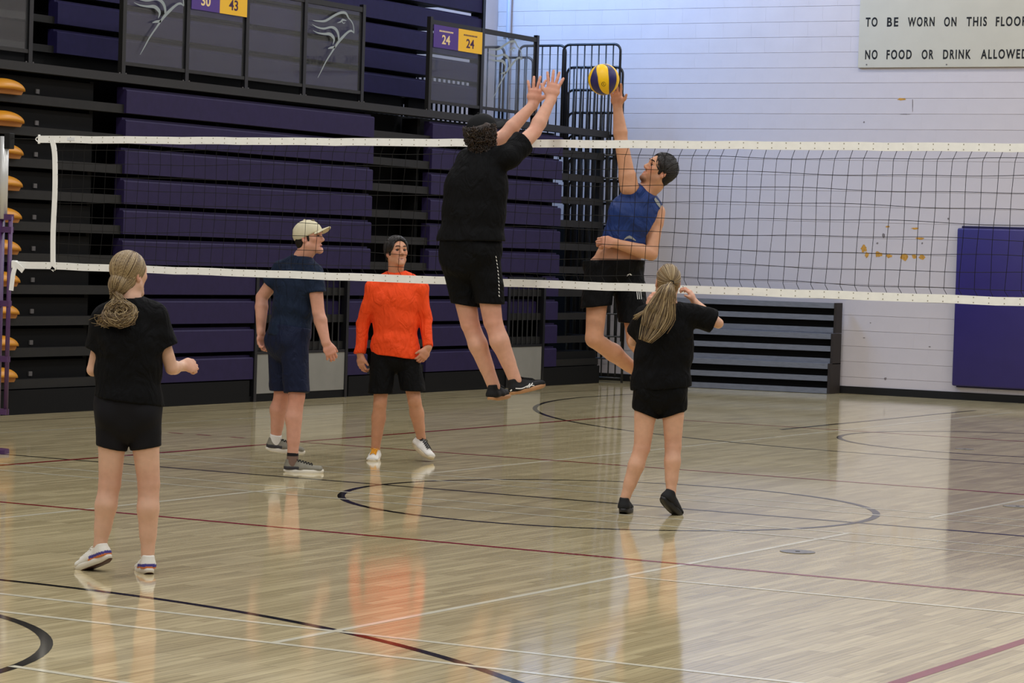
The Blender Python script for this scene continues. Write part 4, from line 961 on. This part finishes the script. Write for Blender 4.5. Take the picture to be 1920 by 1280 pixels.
# ---------------------------------------------------------------- woman at the centre circle, ponytail
D = 17.6
p = Person('person in black tee, black shorts and black shoes with hands raised beside the head', D,
  dict(neck=(1252, 574, 0), shL=(1212, 593, 0), shR=(1296, 590, 0), elL=(1187, 640, .16), elR=(1347, 606, .04), wrL=(1217, 580, .30), wrR=(1303, 566, .17),
       hipL=(1214, 735, 0), hipR=(1262, 735, 0), knL=(1204, 838, .0), knR=(1262, 834, .0), anL=(1171, 937, .0), anR=(1258, 925, -.05)), .95, True, (212, 164, 134), base=onZ(1210, 962))
hd = dict(c=P3(1252, 528, D-.02), front=nrm(GF*.86-GR*.10+Z*.38), up=Z, sc=.97)
p.feet = {'L': GF, 'R': GF-Z}
p.blobs += [(p.J['kn'+q], .08, lin((190, 128, 104)), .35) for q in 'LR']
body(p, -GF, -GF, [dict(q='R', dirn=nrm(-GR*.45+Z*.85), palm=nrm(-GR*.8+GF*.3-Z*.4), curl=.85, spread=.08, thumb=.8, side=1), dict(q='L', dirn=nrm(GR*.1+Z), palm=nrm(GR*.7+GF*.4), curl=.8, spread=.08, thumb=.6, side=-1)], hd, th=.088, kn=.056, ca=.050, an=.033, mid=.82)
tee(p, M_bk, 21, P3(1245, 728, D), nrm(-Z+.10*GR), (.66, .80), i=.024, dims=(.172, .150, .150, .112, .10, .105), sr=(.074, .084), amp=.009)
shorts(p, M_bks, 22, P3(1240, 690, D), (.40, .42), .096, .092, .0025, .010, dims=(.162, .128, .150, .114, .092, .105), dn=(nrm(-Z-.38*GR), nrm(-Z+.38*GR)), rm=.096)
p.shoe('L', nrm(GF*.95+GR*.18-Z*.05), Z, (30, 30, 31), M_so_b, L=.25, wid=.094, soleh=.03)
p.shoe('R', nrm(GF*.62+GR*.50-Z*.50), nrm(Z+GR*.2), (30, 30, 31), M_so_b, L=.25, wid=.094, soleh=.03)
V = hairbase(p, None, rad=(.081, .100, .089), low=-.085, shrink=.003)
hb = p.cloth('hair', V, MATS['blonde_scalp']); tie = np.array([0.005, -.108, .045]); paths = []; cols = []; rg = np.random.default_rng(6)
for i in range(330):
    th = rg.uniform(-1, 1)*2.0; ph = rg.uniform(-.75, 1.4); d0_ = np.array([math.sin(th)*math.cos(ph), math.cos(th)*math.cos(ph), math.sin(ph)])
    if rg.uniform() < .35: d0_ = np.array([rg.normal(0, .55), -.75, -.8+rg.uniform(-.15, .2)])
    d0_ = nrm(d0_)
    if d0_[1] > .55 and d0_[2] < .5: continue
    if abs(d0_[0]) > .6 and d0_[1] > .0 and d0_[2] < -.02: continue
    dt = nrm(tie-np.array([0, -.012, .036])); k = rg.uniform(.99, 1.025)
    pts = [skull_dir(p, slerp(d0_, dt, t), k) for t in np.linspace(0, .93, 9)]; paths.append(pts+[p.local(*(tie+rg.normal(0, .005, 3)))]); cols.append(BLOND[rg.integers(0, 6)]*rg.uniform(.75, 1.05))
for i in range(430):
    u = rg.normal(0, .42); u = max(-1, min(1, u)); dz = rg.uniform(-.02, .03)+.02*(1-u*u); ln = rg.uniform(.5, 1.1)
    e0 = p.local(*(tie+rg.normal(0, .005, 3))); wv = rg.uniform(0, 6)
    ctr = [(1258, 519), (1252, 540), (1246, 562), (1237, 590), (1226, 617), (1211, 640)]; wd = [5, 12, 20, 28, 24, 12]
    pts = [e0]
    for j in range(1, 6):
        if j/5 > ln+.05: break
        pts.append(P3(ctr[j][0]+u*wd[j]+1.5*math.sin(wv+j*2), ctr[j][1]+u*wd[j]*.35, D-.17-.012*j+(-dz)))
    if rg.uniform() < .06 and len(pts) > 3: pts[-1] = P3(1186+rg.uniform(0, 8), 594+rg.uniform(-4, 6), D-.2); pts = pts[:3]+[P3(1222, 574, D-.2), pts[-1]]
    paths.append(spline(pts, 3)); cols.append(BLOND[rg.integers(0, 6)]*rg.uniform(.8, 1.2))
strands('ponytail_strands', paths, .0020, cols, hb)
t0 = p.local(*tie); MB().tube([t0+.013*(CR*math.cos(t)+CU*.7*math.sin(t))-CF*.012 for t in np.linspace(0, 6.28, 14)], .0035, 6).build('hair_tie', M_lb, hb)

# ---------------------------------------------------------------- man in the khaki cap beyond the net
D = 20.15
p = Person('person in navy tee, navy shorts and khaki cap stepping beyond the net', D,
  dict(neck=(566, 484, .02), shL=(528, 508, .14), shR=(588, 512, -.13), elL=(491, 557, .20), elR=(597, 585, -.15), wrL=(489, 622, .14), wrR=(611, 642, -.19),
       hipL=(528, 640, .08), hipR=(552, 640, -.07), knL=(529, 738, .10), knR=(556, 742, -.11), anL=(516, 824, .16), anR=(548, 864, -.12)), 1.03, False, (206, 152, 128), base=onZ(563, 888))
hd = dict(c=P3(579, 446, D-.02), front=nrm(GR*.93-GF*.22+Z*.16), up=Z, sc=1.02, mouth='open')
p.feet = {'L': GR, 'R': GR}
p.blobs += [(p.J['kn'+q], .10, lin((206, 128, 104)), .4) for q in 'LR']
body(p, -GR, -GR, [dict(q='R', dirn=nrm(-Z*.9+GR*.45), palm=nrm(GF*.8-GR*.3), curl=.75, spread=.06, thumb=.45, side=1), dict(q='L', dirn=nrm(-Z+GR*.02), palm=nrm(GR*.7-GF*.4), curl=.8, spread=.05, thumb=.4, side=-1)], hd, th=.083, kn=.058, ca=.055, an=.037)
tee(p, M_navy, 31, P3(545, 632, D), nrm(-Z-.1*GR), (.52, .50), i=.018, dims=(.150, .140, .160, .122, .112, .118), sr=(.068, .074), amp=.010, cr=.066)
shorts(p, M_navys, 32, P3(540, 610, D), (.94, .94), .102, .090, .008, .018)
p.eyes((.1, .15), (46, 30, 24))
p.shoe('R', GR, Z, (126, 122, 108), M_so_w, L=.285, wid=.10, lace=M_lb, soleh=.028, stripe=(60, 58, 62))
p.shoe('L', nrm(GR*.97+GF*.15-Z*.10), Z, (126, 122, 108), M_so_w, L=.285, wid=.10, lace=M_lb, soleh=.028, stripe=(60, 58, 62))
a = p.J['anR']; V = Vol(.005); V.cone(a-Z*.03, a+(p.J['knR']-a)*.13, .043, .042, .01); V.cut(a+(p.J['knR']-a)*.13, p.J['knR']-a)
p.cloth('sock', V, M_attr, cols=lambda P: np.where((P[:, 2] > a[2]+.036)[:, None], lin((26, 22, 24)), lin((120, 96, 84))))
a2 = p.J['anL']; V = Vol(.005); V.cone(a2-Z*.03, a2+(p.J['knL']-a2)*.12, .043, .044, .01); V.cut(a2+(p.J['knL']-a2)*.12, p.J['knL']-a2); p.cloth('sock', V, M_white)
V = hairbase(p, None, rad=(.077, .096, .084), low=-.068, burn=True, amp=.003); hb = p.cloth('hair', V, mat('dark_hair', (26, 20, 17), .6, .25, var=.3, vscale=60)); shortstrands(p, 260, (.0775, .0965, .0845), .036, DARK, 31, zmin=-.06, fwd=.1, ln=.35, parent=hb, cut=lambda x: x[2] > .03)
def capobj(p, m, tilt=.12, button=True, brimup=.25, name='cap', low=.012, by=.040):
    R = p.hR; g = p.local; s_ = p.hs; V = Vol(.005); V.ell(g(0, -.006, .034), [.087*s_, .111*s_, .097*s_], R, .01); V.cut(g(0, 0, low), R@np.array([0, tilt, -1.])); c = p.cloth(name, V, m)
    V = Vol(.004); o = g(0, .090, by); fx, fy, fz = R[:, 0], nrm(R[:, 1]+R[:, 2]*brimup), None; fz = np.cross(fx, fy)
    def fn(x, y, z):
        x, y, z = x-o[0], y-o[1], z-o[2]; a = x*fx[0]+y*fx[1]+z*fx[2]; b = x*fy[0]+y*fy[1]+z*fy[2]; c_ = x*fz[0]+y*fz[1]+z*fz[2]; c_ = c_+a*a*3.2
        return np.maximum(np.maximum(np.sqrt((a/(.078*s_))**2+((b+.005)/(.083*s_))**2)-1, 0)*.07, 0)+np.abs(c_)-.0042
    V.add(o-.12, o+.12, fn, .002); V.cut(o-fy*.03, -fy); p.cloth('brim', V, m, c, it=1)
    if button: MB().tube([g(0, -.016, .128), g(0, -.016, .137)], .008, 10).build('button', m, c)
    return c
c = capobj(p, M_khaki, tilt=.34, brimup=.20, low=.006, by=.042)
V = Vol(.004); V.ell(p.local(0, .045, .118), [.020, .016, .010], p.hR, .005); p.cloth('badge', V, mat('cap_badge', (112, 100, 76), .7, .2), c)

# ---------------------------------------------------------------- man in the orange shirt
D = 21.5
p = Person('person in bright orange long-sleeved shirt and black shorts standing beyond the net', D,
  dict(neck=(742, 514, .02), shR=(701, 541, .0), shL=(787, 541, .0), elR=(681, 606, .03), elL=(797, 600, .03), wrR=(675, 664, -.02), wrL=(803, 652, -.07),
       hipR=(719, 665, 0), hipL=(763, 665, 0), knR=(713, 753, -.02), knL=(777, 750, -.02), anR=(704, 842, .04), anL=(790, 822, .06)), 1.0, False, (196, 142, 110), base=onZ(745, 862))
p.armk = .9; hd = dict(c=P3(744, 474, D-.01), front=nrm(-GF*.80+GR*.40+Z*.22), up=Z, sc=.99, mouth='smile')
p.feet = {'R': -GF, 'L': -GF-Z}
body(p, GF, GF, [dict(q='R', dirn=nrm(-Z+GR*.12), palm=nrm(GF*.6+GR*.7), curl=.7, spread=.05, thumb=.5, side=1), dict(q='L', dirn=nrm(-Z*.85-GR*.45-GF*.2), palm=nrm(GF*.6-GR*.5), curl=.8, spread=.05, thumb=.5, side=-1)], hd, th=.080, kn=.052, ca=.054, an=.036)
V = Vol(.006); p.torso(V, .020, (.158, .146, .164, .118, .112, .116), .05); V.cut(P3(738, 667, D), nrm(-Z-.06*GR))
for q in 'LR':
    a, b, c_ = p.J['sh'+q], p.J['el'+q], p.J['wr'+q]; V.cone(a, b, .062, .052, .03); V.clip(b, c_, .052, .038, b+(c_-b)*.95, c_-b, .012); V.clip(b+(c_-b)*.82, c_+(c_-b)*.1, .041, .042, b+(c_-b)*.95, c_-b, .006)
V.disp(folds(41, .012, 19))
collar(V, p, .064)
p.cloth('long_sleeve_shirt', V, M_or)
shorts(p, M_bks, 42, P3(740, 640, D), (.80, .82), .098, .098, .008, .012, dims=(.158, .142, .168, .108, .102, .118), dn=(-Z, -Z))
p.eyes((.15, .2), (30, 22, 18), (40, 24, 18))
p.shoe('R', nrm(-GF*.97-GR*.08-Z*.06), Z, (226, 222, 212), M_so_c, L=.275, wid=.102, lace=M_lo, soleh=.026, collar=(224, 214, 190))
p.shoe('L', nrm(-GF*.72+GR*.52-Z*.36), nrm(Z+GR*.25), (226, 222, 214), M_so_c, L=.275, wid=.102, lace=M_lb, soleh=.026, collar=(34, 30, 28))
V = hairbase(p, None, rad=(.092, .110, .100), low=-.055, cz=.042, amp=.004, burn=True); hb = p.cloth('hair', V, mat('black_hair', (13, 11, 11), .55, .2, var=.2, vscale=60))
paths = []; cols = []; rg = np.random.default_rng(8)
for i in range(200):
    x = rg.uniform(-1, 1); d0_ = nrm([x*.5, -.1+rg.uniform(-.3, .3), 1]); d1 = nrm([x*.95, .62-.3*abs(x), .52-.55*abs(x)**1.5]); paths.append([skull_dir(p, slerp(d0_, d1, t), 1.14+.03*math.sin(3.1*t)-.07*t) for t in np.linspace(0, 1, 8)]); cols.append(DARK[rg.integers(0, 3)])
strands('fringe', paths, .0028, cols, hb); shortstrands(p, 700, (.0925, .1105, .1005), .042, DARK, 32, r=.0022, parent=hb)

# ---------------------------------------------------------------- blocker in the air, back to us
D = 18.2
p = Person('person in black tee, black shorts and black cap jumping with both arms up', D,
  dict(neck=(901, 288, .02), shL=(880, 300, .10), shR=(953, 294, -.07), elL=(946, 254, .24), elR=(1002, 247, .08), wrL=(999, 197, .30), wrR=(1033, 187, .18),
       hipL=(856, 478, .05), hipR=(906, 478, -.05), knL=(881, 606, .05), knR=(924, 602, -.05), anL=(926, 724, .08), anR=(966, 713, -.03)), 1.06, False, (212, 160, 134), base=P3(960, 752, 18.2))
hd = dict(c=P3(906, 249, D+.0), front=nrm(GF*.58+GR*.74+Z*.22), up=Z, sc=1.0)
p.feet = {'L': GF, 'R': GR}
p.blobs += [(p.J['kn'+q], .10, lin((206, 132, 110)), .35) for q in 'LR']+[(p.J['elR'], .06, lin((206, 130, 108)), .4)]
body(p, -GF, -GF*.8-GR*.4, [dict(q='R', dirn=nrm(GR*.16+Z+GF*.05), palm=nrm(GF+GR*.1), curl=.12, spread=.20, thumb=.9, side=1, sc=1.08), dict(q='L', dirn=nrm(GR*.12+Z), palm=nrm(GF), curl=.14, spread=.22, thumb=.9, side=-1, sc=1.08)], hd, th=.088, kn=.060, ca=.060, an=.040)
tee(p, M_bk, 51, P3(878, 452, D), nrm(-Z+.02*GR), (.34, .55), i=.03, dims=(.196, .172, .170, .13, .125, .125), sr=(.072, .080), amp=.012, cr=.070, fq=16)
sh_ = shorts(p, M_bks, 52, P3(880, 440, D), (.74, .74), .106, .090, .009, .018, dims=(.178, .150, .168, .125, .11, .118), dn=(nrm(-Z-.12*GR), nrm(-Z-.02*GR)))
for k in range(12): decal(sh_, [(929+.55*k+1.5*math.sin(k*.3), 480+6.6*k), (930.5+.55*k+1.5*math.sin(k*.3), 483.5+6.6*k)], .006, M_white, 'side_piping')
sk = p.shoe('R', nrm(GR*.66+GF*.68+Z*.16), nrm(Z-GR*.25), (24, 24, 25), M_so_g, L=.295, wid=.104, lace=M_lb, soleh=.022)
p.shoe('L', nrm(GF*.92+GR*.34+Z*.05), Z, (24, 24, 25), M_so_g, L=.295, wid=.104, lace=M_lb, soleh=.022)
for a in ([(966, 728), (978, 728), (990, 723), (1001, 723), (1000, 730)], [(977, 734), (987, 727), (993, 719)], [(985, 732), (993, 724), (998, 718)]): decal(sk, a, .007, M_white, 'side_mark', off=.004)
decal(sk, [(957, 733), (960, 730)], .009, M_white, 'heel_mark')
V = hairbase(p, None, rad=(.102, .112, .085), low=-.115, amp=.006, cz=.015, temple=-.01)
hb = p.cloth('hair', V, mat('brown_hair', (48, 34, 25), .5, .4, var=.4, vscale=40)); paths = []; cols = []; rg = np.random.default_rng(9)
for i in range(1000):
    th = rg.uniform(-1, 1)*2.2+math.pi; z = rg.uniform(-.125, .05); c0 = np.array([.101*math.sin(th), -.016+.110*math.cos(th), z])
    if c0[1] > .03: continue
    if z < -.05: c0[:2] *= .86
    r = rg.uniform(.006, .013); ph = rg.uniform(0, 6); ax = nrm(rg.normal(size=3)); b1 = nrm(np.cross(ax, [.3, .5, .8])); b2 = np.cross(ax, b1)
    paths.append([p.local(*(c0+r*(b1*math.cos(ph+t)+b2*math.sin(ph+t))+ax*(t-3)*.0035)) for t in np.linspace(0, 7, 12)]); cols.append(BROWN[rg.integers(0, 4)]*rg.uniform(.8, 1.3))
strands('curls', paths, .0026, cols, hb)
c = capobj(p, M_bcap, tilt=.10, brimup=.10, low=.022, by=.040)
bk = p.local(0, -.132, .008); bx_, bz_ = p.hR[:, 0], p.hR[:, 2]
MB().tube([bk+bx_*.016*math.cos(t)+bz_*.012*math.sin(t) for t in np.linspace(.2, 2.9, 8)], .0022, 5).build('strap_buckle', mat('steel', (190, 186, 176), .3, .5, metal=.8), c)

# ---------------------------------------------------------------- spiker in the air beyond the net
D = 18.95
p = Person('person in blue sleeveless jersey and black shorts leaping to strike the ball', D,
  dict(neck=(1210, 360, .0), shR=(1180, 352, -.08), shL=(1230, 398, .05), elR=(1165, 266, -.10), elL=(1221, 476, -.06), wrR=(1158, 202, -.08), wrL=(1154, 456, -.19),
       hipR=(1124, 508, -.06), hipL=(1178, 508, .06), knR=(1114, 636, -.14), knL=(1192, 640, -.14), anR=(1207, 706, .16), anL=(1244, 722, .14)), 1.03, False, (204, 150, 116), base=P3(1190, 720, 18.95))
fr_h = nrm(-GR*.80+Z*.52-GF*.30); hd = dict(c=P3(1236, 321, D-.02), front=fr_h, up=nrm(GR*.5+Z*.87), sc=1.0, beard=(44, 30, 22))
p.feet = {'R': GR-Z, 'L': GR-Z}
g0 = hd['c']; y_ = nrm(hd['front']); z_ = nrm(hd['up']-y_*(hd['up']@y_)); x_ = np.cross(y_, z_); Rm = np.stack([x_, y_, z_], 1)
body(p, GR+GF*.3, GR+GF*.3, [dict(q='R', dirn=nrm(-GR*.12+Z), palm=nrm(-GF-GR*.4), curl=.25, spread=.16, thumb=.95, side=1), dict(q='L', dirn=nrm(-GR*.95-GF*.2+Z*.1), palm=nrm(GF*.6-Z*.3), curl=1.25, spread=.02, thumb=.4, side=-1)], hd, th=.084, kn=.058, ca=.060, bi=-.006)
V = Vol(.0065); p.torso(V, .010, (.160, .150, .168, .118, .112, .120), .05); V.disp(folds(61, .012, 18))
V.cut(P3(1160, 466, D), nrm(-CU+CR*-.10)); collar(V, p, .070, .012)
for q, r in (('R', .070), ('L', .074)):
    a = p.J['sh'+q]; b = p.J['el'+q]; V.cone(a+(b-a)*.04, a+(b-a)*.6, r, r*1.15, .012, 's')
js = p.cloth('sleeveless_jersey', V, M_blue)
sh_ = shorts(p, M_bks, 62, P3(1155, 488, D), (.74, .52), .102, .104, .009, .016, dims=(.160, .142, .168, .112, .104, .118), dn=(nrm(-Z-.0*GR), nrm(-Z+.1*GR)), wn=CU)
for x in (1194, 1197.5, 1201): decal(sh_, [(x, 547), (x+1.5, 561)], .005, M_white, 'side_stripe')
decal(sh_, [(1175, 517), (1180, 513.5), (1184, 516)], .008, M_white, 'small_mark')
decal(js, [(1170, 449), (1180, 444), (1192, 451)], [.004, .02, .006], M_grey, 'hem_trim'); decal(js, [(1227, 372), (1233, 380), (1238, 388)], [.02, .034, .02], M_grey, 'shoulder_patch')
p.eyes((-.0, .25), (24, 17, 14), (50, 34, 24))
p.shoe('R', nrm(GR*.6-Z*.75), nrm(GF*.3+GR*.7+Z*.6), (30, 30, 32), M_so_b, L=.29); p.shoe('L', nrm(GR*.6-Z*.75), nrm(GF*.3+GR*.7+Z*.6), (30, 30, 32), M_so_b, L=.29)
V = hairbase(p, None, rad=(.085, .105, .098), low=-.050, cz=.042, amp=.003, burn=True); hb = p.cloth('hair', V, MATS['dark_hair'])
paths = []; cols = []; rg = np.random.default_rng(10)
for i in range(150):
    x = rg.uniform(-1, 1); d0_ = nrm([x*.6, .15+rg.uniform(-.5, .3), 1]); d1 = nrm([x*.75, .78, .72+rg.uniform(-.08, .1)]); paths.append([skull_dir(p, slerp(d0_, d1, t), 1.08+.12*t*t) for t in np.linspace(0, .9, 6)]); cols.append(DARK[rg.integers(0, 3)])
strands('quiff', paths, .0024, cols, hb); shortstrands(p, 800, (.0855, .1055, .0985), .042, DARK, 33, r=.0020, parent=hb)
